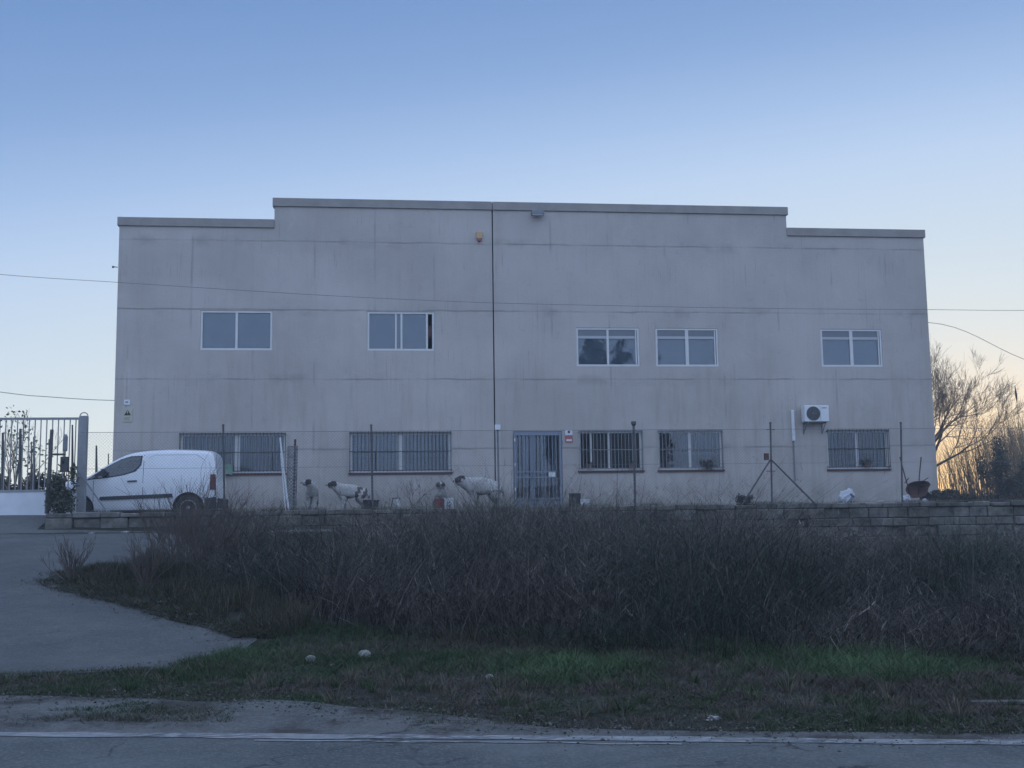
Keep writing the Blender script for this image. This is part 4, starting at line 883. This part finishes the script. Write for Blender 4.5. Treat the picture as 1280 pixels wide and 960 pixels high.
# ------------------------------------------------------------------ overhead cables
def cable(pts, r, label, sag=0):
    P_ = [Vector(p) for p in pts]; out = []
    for i in range(len(P_)-1):
        for k in range(8):
            t_ = k/8; p0 = P_[max(i-1, 0)]; p1 = P_[i]; p2 = P_[i+1]; p3 = P_[min(i+2, len(P_)-1)]
            out.append(.5*((2*p1)+(p2-p0)*t_+(2*p0-5*p1+4*p2-p3)*t_*t_+(3*p1-p0-3*p2+p3)*t_**3))
    out.append(P_[-1]); thing(MB().tube(out, r, 5), 'overhead_cable', 'cable', label, 'cable', 'overhead cables')
cable([U(-200, 322, 24), U(0, 343, 24), U(148, 353, 24), U(320, 364, 24), U(440, 371, 24), U(600, 378, 24), U(740, 381.5, 24), U(960, 385.5, 24), U(1160, 387, 24), U(1280, 388, 24), U(1500, 386, 24)], .0055, 'long overhead cable crossing in front of the upper storey')
cable([U(-200, 462, 48), U(0, 490, 48), U(60, 496, 48), U(143, 500.5, 48), Vector((-8.45, 50, 7.0))], .014, 'overhead cable meeting the left side of the building low down')
cable([Vector((18.5, 50, 9.6)), U(1160, 403, 50), U(1280, 449, 50), U(1420, 500, 50)], .014, 'overhead cable dropping away right of the building')

# ------------------------------------------------------------------ vegetation
def tree_mesh(base, segs0, levels, seed, spread=.55, upb=.15, ratio=.72, minr=.005, wiggle=.12, kids=(3, 4)):
    """returns trunk MB, branches MB"""
    rs = random.Random(seed); tk, br = MB(), MB()
    def grow(p, d, L, r, lv):
        n = 5; pts = [p.copy()]; rad = [r]; dirs = []
        for i in range(n):
            d = (d+Vector((rs.gauss(0, wiggle), rs.gauss(0, wiggle), rs.gauss(0, wiggle)+upb*.25))).normalized(); p = p+d*(L/n); pts.append(p.copy()); dirs.append(d.copy()); rad.append(max(r*(1-.5*(i+1)/n), minr*.7))
        (tk if lv == 0 else br).tube(pts, rad, 7 if lv == 0 else (4 if lv < 3 else 3), cap=False)
        if lv >= levels: return
        for _ in range(rs.randint(*kids)+(1 if lv >= levels-2 else 0)):
            i = rs.randint(2 if lv else 3, n); q = pts[i]; a = Vector((rs.gauss(0, 1), rs.gauss(0, 1), rs.gauss(0, 1))); dn = dirs[i-1]; a = (a-dn*a.dot(dn)).normalized()
            nd = (dn*math.cos(spread)+a*math.sin(spread*rs.uniform(.6, 1.3))).normalized(); grow(q, nd, L*ratio*rs.uniform(.75, 1.1), max(rad[i]*.72, minr), lv+1)
    for d, L, r in segs0: grow(Vector(base), Vector(d).normalized(), L, r, 0)
    return tk, br
# bare tree behind the building's right corner
tb_ = U(1140, 640, 47); e = empty('bare_tree', (tb_.x, 47, TZ), 'leafless spreading tree behind the right corner of the building', 'tree')
tk, br = tree_mesh((tb_.x, 47, TZ-.1), [((.3, 0, 1), 1.7, .17)], 0, 2)
tk2, br2 = tree_mesh((tb_.x+.45, 47, TZ+1.4), [((.75, .1, .55), 2.1, .09), ((.55, -.2, .8), 2.1, .08), ((.95, 0, .40), 2.5, .07), ((.85, .3, .75), 2.4, .07), ((.6, -.3, .95), 2.5, .07), ((.15, .2, 1), 2.2, .09), ((-.5, 0, .9), 2.0, .07), ((.4, .4, .9), 2.0, .07)], 5, 5, spread=.50, upb=.35, ratio=.71, minr=.005)
tk.v += []; k0 = len(tk.v); tk.v += tk2.v; tk.f += [tuple(i+k0 for i in f) for f in tk2.f]; tk.m += tk2.m
tk.build('trunk', 'bark', e, smooth=True); br2.build('crown', 'twig', e)
# cane thicket at the right
n = 2300; cx0, cx1 = U(1176, 620, 46).x, U(1420, 620, 46).x
px = cx0+(cx1-cx0)*rng.random(n)**.6; py_ = rng.uniform(43, 49, n); hgt = np.interp(px, [cx0, cx0+1.2, cx0+2.5, cx1], [2.0, 3.2, 4.2, 4.8])*rng.uniform(.75, 1.12, n)
ln = np.c_[rng.normal(-.45, .45, n), rng.normal(0, .3, n)]
cane = blades(np.c_[px, py_, np.full(n, TZ-.05)], hgt, rng.uniform(.018, .03, n), ln, 1.6, np.array([.24, .18, .11])*rng.uniform(.5, 1.3, (n, 1)), 5, az=rng.normal(0, .4, n))
n2 = 9000; k = rng.integers(0, n, n2); f_ = rng.uniform(.2, 1, n2); LP_ = np.c_[px[k]+ln[k, 0]*f_**1.6, py_[k]+ln[k, 1]*f_**1.6, TZ+hgt[k]*f_*(1-.12*f_)]
cl = blades(LP_, rng.uniform(-.12, .14, n2), rng.uniform(.015, .035, n2), rng.normal(0, .17, (n2, 2)), 1.2, np.array([.20, .16, .09])*rng.uniform(.5, 1.4, (n2, 1)), 2)
V, Q, T_ = join([cane, cl]); o = fast_mesh('cane_thicket', V, Q, 'leaf', T_); put(o, 'dense stand of dry canes glowing against the sunset sky', 'canes', kind='stuff')
for px_, py0, hh_, lb in ((1270, 482, .5, 'tall reed with dark plume rising above the canes'),):
    a = U(px_, py0, 44); b_ = U(px_+8, 640, 44); e = empty('plumed_reed', (b_.x, 44, TZ), lb, 'reed')
    MB().tube([(b_.x, 44, TZ-.1), ((a.x+b_.x)/2+.05, 44, (a.z+TZ)/2), (a.x, 44, a.z-.4)], [.02, .015, .01], 5).build('stalk', 'twig', e)
    m = MB(); m.tube([(a.x, 44, a.z-.75), (a.x-.02, 44, a.z-.4), (a.x-.05, 44, a.z)], [.01, .045, .008], 6); m.build('plume', 'shrubtwig', e, bevel=0)
def lobes(cx, cy, cz, w_, d_, h, n, seed):
    r_ = random.Random(seed); return [(cx+r_.uniform(-.5, .5)*w_, cy+r_.uniform(-.5, .5)*d_, cz+r_.uniform(.15, .85)*h*(1-.3*abs(r_.uniform(-1, 1))), w_*r_.uniform(.16, .3), d_*r_.uniform(.2, .35), h*r_.uniform(.16, .3)) for _ in range(n)]
c = U(1243, 620, 43); bush('evergreen_bush', c.x, 43, TZ, lobes(c.x+.1, 43, TZ, 1.1, .8, 2.9, 9, 3), 5200, .045, (.06, .07, .05), 'dark evergreen bush standing among the canes', 'bush')
c = U(1272, 620, 42); bush('evergreen_bush', c.x, 42, TZ, lobes(c.x+.3, 42, TZ, 1.6, 1.0, 2.3, 12, 4), 8500, .045, (.075, .07, .05), 'low dark bush at the right edge in front of canes', 'bush')
c = U(1178, 628, 33); bush('bramble', c.x, 33, TZ, lobes(c.x, 33, TZ-.1, .9, .6, .6, 7, 5), 5000, .03, (.05, .05, .035), 'ragged dark bramble at the foot of the right building corner', 'bush')
c = U(1240, 632, 31); bush('bramble', c.x+.8, 31, TZ, lobes(c.x+.8, 31, TZ-.15, 4.2, .8, .45, 16, 6), 12000, .03, (.055, .05, .035), 'long low bramble spreading along the wall top at the right edge', 'bush')
# background left of the building
for px_, w_, h_, n, lb, col in ((8, 2.2, 1.9, 9000, 'rounded dark hedge bush behind the gate at the left edge', (.06, .065, .045)), (45, 2.6, 1.65, 9000, 'dark hedge bush behind the middle of the gate', (.05, .052, .04)), (88, 2.2, 1.5, 8000, 'dark brown hedge bush behind the beacon pole', (.055, .045, .038)), (122, 2.0, 1.25, 8000, 'low reddish brown bush behind the nose of the van', (.075, .045, .035)), (-45, 3, 2.2, 9000, 'big hedge bush just outside the gate bars at far left', (.06, .065, .045))):
    c = U(px_, 640, 46); bush('hedge_bush', c.x, 46, TZ, lobes(c.x, 46, TZ-.05, w_, 1.4, h_*1.12, 12, int(px_)+50), n, .055, col, lb, 'bush', 'hedge bushes behind the gate')
for px_, ty, r, lb in ((25, 536, .07, 'thickest weathered post left behind the gate'), (42, 546, .05, 'short post second from left behind the gate bars'), (39, 552, .03, 'thin post leaning beside the short post'), (90, 531, .045, 'tall thin post just left of the gate post'), (98, 564, .035, 'short dark post right by the gate post'), (61, 549, .04, 'leaning post beside the crossbar post'), (120, 557, .05, 'post behind the chain link above the van bonnet'), (135, 567, .03, 'thin stake above the van windscreen'), (3, 541, .06, 'post at the left edge behind the gate')):
    a = U(px_+.5, ty, 41); b_ = U(px_-1.5, 640, 41); thing(MB().tube([(b_.x, 41, TZ-.1), ((a.x+b_.x)/2+.03, 41, (a.z+TZ)/2), (a.x, 41, a.z)], [r*1.15, r, r*.6], 6), 'wooden_post', 'postd', lb, 'post', 'weathered posts behind the gate')
c = U(12, 640, 44); e = empty('young_tree', (c.x, 44, TZ), 'thin young tree with sparse pale leaves behind the gate', 'tree')
tk, br = tree_mesh((c.x, 44, TZ-.1), [((.05, 0, 1), 2.2, .06), ((.3, 0, 1), 2.0, .05), ((-.25, 0, 1), 2.0, .05)], 3, 9, spread=.45, upb=.4, ratio=.62)
tk.build('trunk', 'bark', e); br.build('branches', 'twig', e); leafblob([(c.x+dx, 44, z, .7, .6, .6) for dx, z in ((-.5, 4.2), (.3, 4.8), (.0, 5.6), (.5, 3.9), (.9, 4.4))], 380, .07, (.10, .12, .07), parent=e, base=Vector((c.x, 44, TZ)))
# trees across the road behind the viewer, mirrored in the upper windows
for i, (x, y, h_) in enumerate(((18.2, -34, 18.6), (21.3, -36, 18.4), (24.6, -33, 17.3))):
    e = empty('roadside_tree', (x, y, 0), ['tall', 'taller', 'broad', 'slim', 'rounded'][i]+' dark tree across the road mirrored in the upper windows', 'tree', 'trees across the road')
    MB().tube([(x, y, -.1), (x+.2, y, h_*.4), (x, y, h_*.8)], [.35, .25, .1], 8).build('trunk', 'bark', e)
    leafblob(lobes(x, y, h_*.3, 5, 5, h_*.76, 16, i+70), 7000, .30, (.05, .06, .035), parent=e, base=Vector((x, y, 0)), name='crown')

# bare shrubs left of the thicket
for i, (px_, py0, Y, h_, lb) in enumerate(((232, 740, 20.5, 1.75, 'tallest bare shrub fanning up before the van'), (262, 735, 20.0, 1.5, 'bare shrub at the left end of the dry thicket'), (205, 742, 19.6, 1.3, 'slender bare shrub on the weed island'), (300, 735, 20.6, 1.6, 'bare shrub in front of the culvert lid'), (248, 742, 19.0, 1.4, 'twiggy shrub between the tallest shrub and the thicket'), (218, 728, 21.5, 1.35, 'leaning bare shrub behind the tallest shrub'), (90, 730, 19.2, .8, 'low twiggy shrub at the left tip of the weed island'), (180, 752, 18.2, .9, 'small twiggy shrub in the middle of the weed island'))):
    c = U(px_, py0, Y); z = float(H(c.x, Y)); e = empty('bare_shrub', (c.x, Y, z), lb, 'shrub', 'bare shrubs beside the driveway'); m = MB()
    rs = random.Random(i+3); segs_ = [((rs.gauss(0, .5), rs.gauss(0, .3), 1), h_*rs.uniform(.45, .75), .012) for _ in range(15)]
    tk, br = tree_mesh((c.x, Y, z-.05), segs_, 2, i+21, spread=.42, upb=.25, ratio=.55, minr=.0028, wiggle=.10, kids=(2, 3))
    tk.build('stems', 'shrubtwig', e); br.build('twigs', 'shrubtwig', e)
    if i == 0:
        for dx in (.3, -.2): pass
# spiky weeds at fence foot
c = U(930, 632, 29.9); bush('fence_weed', c.x, 29.85, TZ, [(c.x, 29.85, TZ+.15, .25, .15, .2), (c.x+.12, 29.85, TZ+.3, .12, .1, .15)], 1500, .03, (.06, .05, .04), 'tuft of dry weeds at the foot of the left fence brace', 'weed')
c = U(516, 634, 30.2); tk, br = tree_mesh((c.x, 30.2, TZ), [((-.5, 0, 1), .5, .008), ((.6, 0, 1), .55, .008), ((.1, 0, 1), .5, .008)], 2, 77, ratio=.6, minr=.003); e = empty('dry_weed', (c.x, 30.2, TZ), 'forked dry weed between the stool and the red crate', 'weed'); tk.build('stems', 'shrubtwig', e); br.build('twigs', 'shrubtwig', e)

# --- dry thicket
def inthicket(x, y):
    s = sdist(x, y); t_ = tdist(x, y)
    front = np.interp(t_, [-6, -3.5, -2.5, 0, 3, 6, 14], [9, 7.0, 5.6, 4.4, 3.9, 3.3, 3.2])+(vnoise(x, y, .8, 41)-.5)*1.0
    left = np.interp(y, [14, 15, 17, 19, 20.5, 22, 26, 29.4], [-1.0, -1.2, -2.5, -3.4, -3.3, -3.2, -3.8, -4.6])
    return (s > front) & (x > left) & (y < 29.35)
def hfac(x, y):
    f = np.interp(x, [-5, -3.5, 0, 3, 6, 9, 13, 22], [1.3, 1.65, 2.25, 2.6, 2.4, 1.5, 1.2, 1.2])
    s = sdist(x, y); return f*(.20+.80*sm(s, 3.0, 12.5)**.75)*(.62+.62*vnoise(x, y, 1.3, 43))
n = 190000; X = rng.uniform(-5.2, 19, n); Y = 10.5+(29.4-10.5)*rng.random(n)**.85; k = inthicket(X, Y)
vis = (X-.114*Y)/Y; k &= (vis > -.52) & (vis < .50); X, Y = X[k], Y[k]
cxx = X+(vnoise(X, Y, .5, 44)-.5)*.3; dens = vnoise(X, Y, .9, 45); k = rng.random(len(X)) < (.12+1.0*dens)*np.where((Y > 22) & (X > 6.5), .36, np.where(Y > 26, .6, 1)); X, Y = cxx[k], Y[k]; n = len(X)
hz = H(X, Y); stray = rng.random(n) < .03; fine = vnoise(X, Y, .35, 47); hs = hfac(X, Y)*rng.uniform(.40, 1.0, n)*(.72+.5*fine)*np.where(stray, 1.25, 1); top = np.maximum(.18, hs-.5*hz*(X < -1))
lx = (vnoise(X, Y, 1.1, 48)-.5)*.9; wind = np.c_[lx+rng.normal(-.02, .50, n), rng.normal(-.18, .42, n)]*top[:, None]
tz = rng.random((n, 1)); zone = vnoise(X, Y, 1.5, 49)[:, None]
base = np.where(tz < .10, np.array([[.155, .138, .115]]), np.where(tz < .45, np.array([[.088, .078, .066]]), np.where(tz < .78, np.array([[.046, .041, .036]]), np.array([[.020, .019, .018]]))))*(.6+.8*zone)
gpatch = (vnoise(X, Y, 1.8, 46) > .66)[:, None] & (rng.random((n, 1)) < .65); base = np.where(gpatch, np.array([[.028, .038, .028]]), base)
T1 = base*rng.uniform(.5, 1.4, (n, 1))*np.interp(Y, [12, 16, 25], [.8, 1.0, 1.75])[:, None]; parts = []  # tint rises up the bank: distance haze put into the stalk colour
kt = rng.choice(n, 1500); tt2 = top[kt]*rng.uniform(.9, 1.25, 1500); parts.append(blades(np.c_[X[kt], Y[kt], hz[kt]-.03], tt2, rng.uniform(.012, .022, 1500), rng.normal(0, .3, (1500, 2))*tt2[:, None], 1.5, np.array([.07, .058, .046])*rng.uniform(.5, 1.8, (1500, 1)), 5))
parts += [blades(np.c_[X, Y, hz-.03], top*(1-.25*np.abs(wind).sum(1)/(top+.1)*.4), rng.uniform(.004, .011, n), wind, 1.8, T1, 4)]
# side twigs and seed heads
m_ = 170000; k = rng.integers(0, n, m_); f_ = rng.uniform(.25, 1, m_); LP_ = np.c_[X[k]+wind[k, 0]*f_**1.8, Y[k]+wind[k, 1]*f_**1.8, hz[k]-.03+top[k]*f_*(1-.12*f_)]
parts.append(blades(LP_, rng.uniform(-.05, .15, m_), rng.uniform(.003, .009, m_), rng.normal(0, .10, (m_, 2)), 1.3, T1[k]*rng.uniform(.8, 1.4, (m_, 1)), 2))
# tangled arching and fallen stalks
m_ = 100000; k = rng.integers(0, n, m_); zl = rng.random(m_)**1.3*.8; LP_ = np.c_[X[k], Y[k], hz[k]+top[k]*zl]
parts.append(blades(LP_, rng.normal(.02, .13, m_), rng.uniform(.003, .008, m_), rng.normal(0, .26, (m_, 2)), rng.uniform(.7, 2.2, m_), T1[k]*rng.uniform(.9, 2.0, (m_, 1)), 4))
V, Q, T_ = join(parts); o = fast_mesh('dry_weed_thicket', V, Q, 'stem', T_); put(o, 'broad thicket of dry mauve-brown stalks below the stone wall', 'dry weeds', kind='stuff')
# --- weeds on the island beside the driveway
IY = [14.5, 15.1, 16.07, 17.13, 17.92, 18.76, 19.5, 20.3, 20.9]; IL = [-1.7, -2.2, -3.05, -3.84, -4.61, -5.25, -5.6, -5.5, -4.9]; IR = [-1.6, -1.2, -1.5, -2.2, -3.0, -3.3, -3.8, -4.1, -4.3]
n = 42000; yc = rng.uniform(14.5, 20.9, n); xc = np.interp(yc, IY, IL); xc = xc-.12+rng.random(n)**1.15*(np.interp(yc, IY, IR)+.4-xc); k = vnoise(xc, yc, .4, 53)+.25*rng.random(n) > .36; xc, yc = xc[k], yc[k]; n = len(xc)
hz = H(xc, yc); tz = rng.random((n, 1)); base = np.where(tz < .5, np.array([[.034, .046, .022]]), np.where(tz < .8, np.array([[.06, .05, .04]]), np.array([[.12, .10, .08]])))
edge = sm(xc-np.interp(yc, IY, IL), -.05, .9); hb = rng.uniform(.03, .30, n)*(.35+1.0*vnoise(xc, yc, .5, 51))*(.3+.7*edge)*(1+.9*sm(xc-np.interp(yc, IY, IL), .7, 1.8))
P1 = blades(np.c_[xc, yc, hz], hb, rng.uniform(.004, .011, n), rng.normal(0, .10, (n, 2)), 1.5, base*rng.uniform(.5, 1.3, (n, 1)), 3)
o = fast_mesh('island_weeds', P1[0], P1[1], 'stem', P1[2]); put(o, 'scrubby weeds and dry grass on the verge island beside the driveway', 'weeds', kind='stuff')
yy = np.arange(14.5, 20.9, .08); xl = np.interp(yy, IY, IL)+(vnoise(yy, yy*0, .35, 52)-.5)*.35; xr_ = np.interp(yy, IY, IR)+.5*sm(yy, 14.5, 15.5); fr = np.linspace(0, 1, 22); XX = xl[:, None]+(xr_-xl)[:, None]*fr; YY = np.repeat(yy[:, None], 22, 1)
sheet('weed_island_soil', XX, YY, H(XX, YY)+.02, 'soil')
# --- grass verge
n = 420000; TT = rng.uniform(-7.5, 7.2, n); SS = .22+6.2*rng.random(n)**1.25; X = P0[0]+RU[0]*TT+RN[0]*SS; Y = P0[1]+RU[1]*TT+RN[1]*SS
shl = np.interp(TT, [-30, -6, -3.6, -2.2, -1.2, -.4, .3, 1.5, 14], [2.0, 1.9, 1.75, 1.5, 1.15, .8, .42, .30, .26])
yb = np.interp(X, [-9, -3.1, -2.42, -1.85, -1.5], [12.72, 12.78, 12.88, 13.6, 14.2])
isdrive = (X < -1.35) & (Y > yb+(vnoise(X, Y, .3, 60)-.5)*.25)
pn = vnoise(X, Y, .9, 61)*.6+vnoise(X, Y, .28, 62)*.4
onsh = SS < shl+(vnoise(X, Y, .25, 63)-.5)*.3
k = ~isdrive & (~onsh | ((pn > .55) & (SS > .55) & (SS < 2.0))) & (rng.random(n) < np.clip((pn-.22)*3.4, .22, 1)); X, Y, TT, SS, pn = X[k], Y[k], TT[k], SS[k], pn[k]; n = len(X)
gr = vnoise(X, Y, 1.1, 64); dry = (vnoise(X, Y, .8, 65)*.6+rng.random(n)*.4); isdry = ((SS > 1.2) & (SS < 3.4) & (TT > .4) & (dry > .38)) | (dry > .58)
def clump(cx, cy, r): return np.exp(-(((X-cx)**2+(Y-cy)**2)/r**2))
cA = U(700, 838, zg(700, 838)); cB = U(1090, 838, zg(1090, 838)); cC = U(300, 830, zg(300, 830)); cD = U(480, 893, zg(480, 893)); cE = U(860, 915, zg(860, 913))
lush = clump(cA.x, cA.y, .8)+clump(cB.x, cB.y, 1.1)+clump(cC.x, cC.y, .7)*.5
hb = (.022+.035*gr+.11*np.clip(lush, 0, 1.1)+.05*sm(SS, 3.0, 4.2))*rng.uniform(.3, 1.3, n)*(.55+.9*vnoise(X, Y, .18, 67))
green = np.array([[.034, .054, .024]])*(1+1.1*np.clip(lush, 0, 1)[:, None]); tc = np.where(isdry[:, None] & (lush < .4)[:, None], np.array([[.075, .062, .05]]), green)*rng.uniform(.55, 1.4, (n, 1))
nd = 60000; TT2 = rng.uniform(-7.5, 7.2, nd); SS2 = .3+5.2*rng.random(nd); X2 = P0[0]+RU[0]*TT2+RN[0]*SS2; Y2 = P0[1]+RU[1]*TT2+RN[1]*SS2
k2 = ~((X2 < -1.3) & (Y2 > np.interp(X2, [-9, -3.1, -2.2, -1.6, -1.45], [12.7, 12.7, 13.2, 13.9, 14.7]))) & (vnoise(X2, Y2, .6, 66) > .35); X2, Y2 = X2[k2], Y2[k2]; nd = len(X2)
ST = blades(np.c_[X2, Y2, H(X2, Y2)+.008+.02*rng.random(nd)], rng.uniform(-.005, .03, nd), rng.uniform(.003, .008, nd), rng.normal(0, .075, (nd, 2)), 1.1, np.array([.085, .078, .066])*rng.uniform(.2, 1.6, (nd, 1)), 2)
o = fast_mesh('straw_litter', ST[0], ST[1], 'stem', ST[2]); put(o, 'bits of dead straw strewn over the verge', 'straw', kind='stuff')
P_ = blades(np.c_[X, Y, H(X, Y)-.004], hb, rng.uniform(.005, .011, n), rng.normal(0, 1, (n, 2))*(hb*.7)[:, None], 1.4, tc, 2)
nc = 520; tt_ = rng.uniform(-6.5, 7, nc); s_c = .5+4.3*rng.random(nc)**.8; cx_ = P0[0]+RU[0]*tt_+RN[0]*s_c; cy_ = P0[1]+RU[1]*tt_+RN[1]*s_c
kc = ~((cx_ < -1.2) & (cy_ > np.interp(cx_, [-9, -3.1, -2.2, -1.6, -1.2], [12.5, 12.5, 12.8, 13.4, 14]))) & (s_c > np.interp(tt_, [-30, -6, -3.6, -2.2, -1.2, -.4, .3, 1.5, 14], [2.2, 2.1, 1.95, 1.7, 1.3, .95, .5, .4, .4])); cx_, cy_ = cx_[kc], cy_[kc]; nc = len(cx_)
per = 46; ci = np.repeat(np.arange(nc), per); ang = rng.uniform(0, 2*PI, nc*per); rad = rng.uniform(.03, .13, nc)[ci]*rng.random(nc*per)**.5; ht = rng.uniform(.05, .17, nc)[ci]*rng.uniform(.5, 1.1, nc*per)
TX, TY = cx_[ci]+rad*np.cos(ang), cy_[ci]+rad*np.sin(ang); tcol = np.where((rng.random(nc) < .45)[ci][:, None], np.array([[.10, .088, .065]]), np.array([[.034, .055, .022]]))*rng.uniform(.5, 1.4, (nc*per, 1))
P_ = join([P_, blades(np.c_[TX, TY, H(TX, TY)-.005], ht, rng.uniform(.004, .010, nc*per), np.c_[np.cos(ang), np.sin(ang)]*(ht*rng.uniform(.2, .9, nc*per))[:, None], 1.5, tcol, 3)])
# loose gravel along the broken asphalt edges
ng = 2600; gt_ = rng.uniform(-7.5, 7.3, ng); gs_ = np.interp(gt_, [-30, -6, -3.6, -2.2, -1.2, -.4, .3, 1.5, 14], [2.0, 1.9, 1.75, 1.5, 1.15, .8, .42, .34, .34])+rng.normal(-.1, .28, ng); GX_ = P0[0]+RU[0]*gt_+RN[0]*gs_; GY2 = P0[1]+RU[1]*gt_+RN[1]*gs_
iy = rng.uniform(12.7, 20.5, 1300); ix = np.interp(iy, [12.7, 13.5, 14.04]+IY[1:], [-3, -1.85, -1.5]+IL[1:])+rng.normal(-.05, .22, 1300); GX_ = np.r_[GX_, ix]; GY2 = np.r_[GY2, iy]; gsz = rng.uniform(.003, .014, len(GX_))*rng.uniform(.6, 1.6, len(GX_))
oc = np.array([[1, 0, 0], [0, 1, 0], [-1, 0, 0], [0, -1, 0], [0, 0, .8], [0, 0, -.4]]); rot = rng.uniform(0, PI, len(GX_)); co_, si_ = np.cos(rot), np.sin(rot)
GV = oc[None]*gsz[:, None, None]*rng.uniform(.6, 1.2, (len(GX_), 6, 1)); GV = np.stack([GV[..., 0]*co_[:, None]-GV[..., 1]*si_[:, None], GV[..., 0]*si_[:, None]+GV[..., 1]*co_[:, None], GV[..., 2]], -1)+np.c_[GX_, GY2, np.maximum(H(GX_, GY2), 0)+.02+gsz*.3][:, None, :]
tri = np.array([[0, 1, 4], [1, 2, 4], [2, 3, 4], [3, 0, 4], [1, 0, 5], [2, 1, 5], [3, 2, 5], [0, 3, 5]]); GQ = (tri[None]+(np.arange(len(GX_))*6)[:, None, None]).reshape(-1, 3)
gc = np.repeat(np.array([.10, .097, .088])*rng.uniform(.35, 1.4, (len(GX_), 1)), 6, axis=0); o = fast_mesh('gravel', GV.reshape(-1, 3), GQ, 'stem', gc); put(o, 'loose gravel scattered along the crumbling asphalt edges', 'gravel', kind='stuff')
o = fast_mesh('verge_grass', P_[0], P_[1], 'leaf', P_[2]); put(o, 'patchy short grass and dry litter on the verge beside the road', 'grass', kind='stuff')
# grass tufts on the terrace lip and wall foot
n = 14000; X = rng.uniform(-7.5, 19, n); Y = rng.uniform(29.45, 30.3, n); k = vnoise(X, Y, .6, 71) > .5; X, Y = X[k], Y[k]; n = len(X); hb = rng.uniform(.03, .16, n)
P_ = blades(np.c_[X, Y, np.where(Y < 29.73, WT-.03, TZ)], hb, rng.uniform(.005, .010, n), rng.normal(0, .05, (n, 2)), 1.4, np.where(rng.random((n, 1)) < .4, np.array([[.05, .065, .03]]), np.array([[.12, .10, .07]]))*rng.uniform(.6, 1.3, (n, 1)), 2)
o = fast_mesh('terrace_grass', P_[0], P_[1], 'leaf', P_[2]); put(o, 'thin tufts of grass along the top of the stone wall', 'grass', kind='stuff')

# thin evening haze volume, added to lift dark tones as lens glare does
m = bpy.data.materials.new('haze'); m.use_nodes = True; n_ = m.node_tree.nodes; n_.clear(); o_ = n_.new('ShaderNodeOutputMaterial'); pv = n_.new('ShaderNodeVolumePrincipled')
pv.inputs['Color'].default_value = (.85, .92, 1, 1); pv.inputs['Density'].default_value = .0014; pv.inputs['Anisotropy'].default_value = .2
m.node_tree.links.new(pv.outputs[0], o_.inputs['Volume']); MT['haze'] = m
put(MB().box(-130, 130, -120, 140, -2, 40).build('haze', 'haze'), 'thin evening haze added around the building to mimic lens glare', 'haze', kind='stuff')
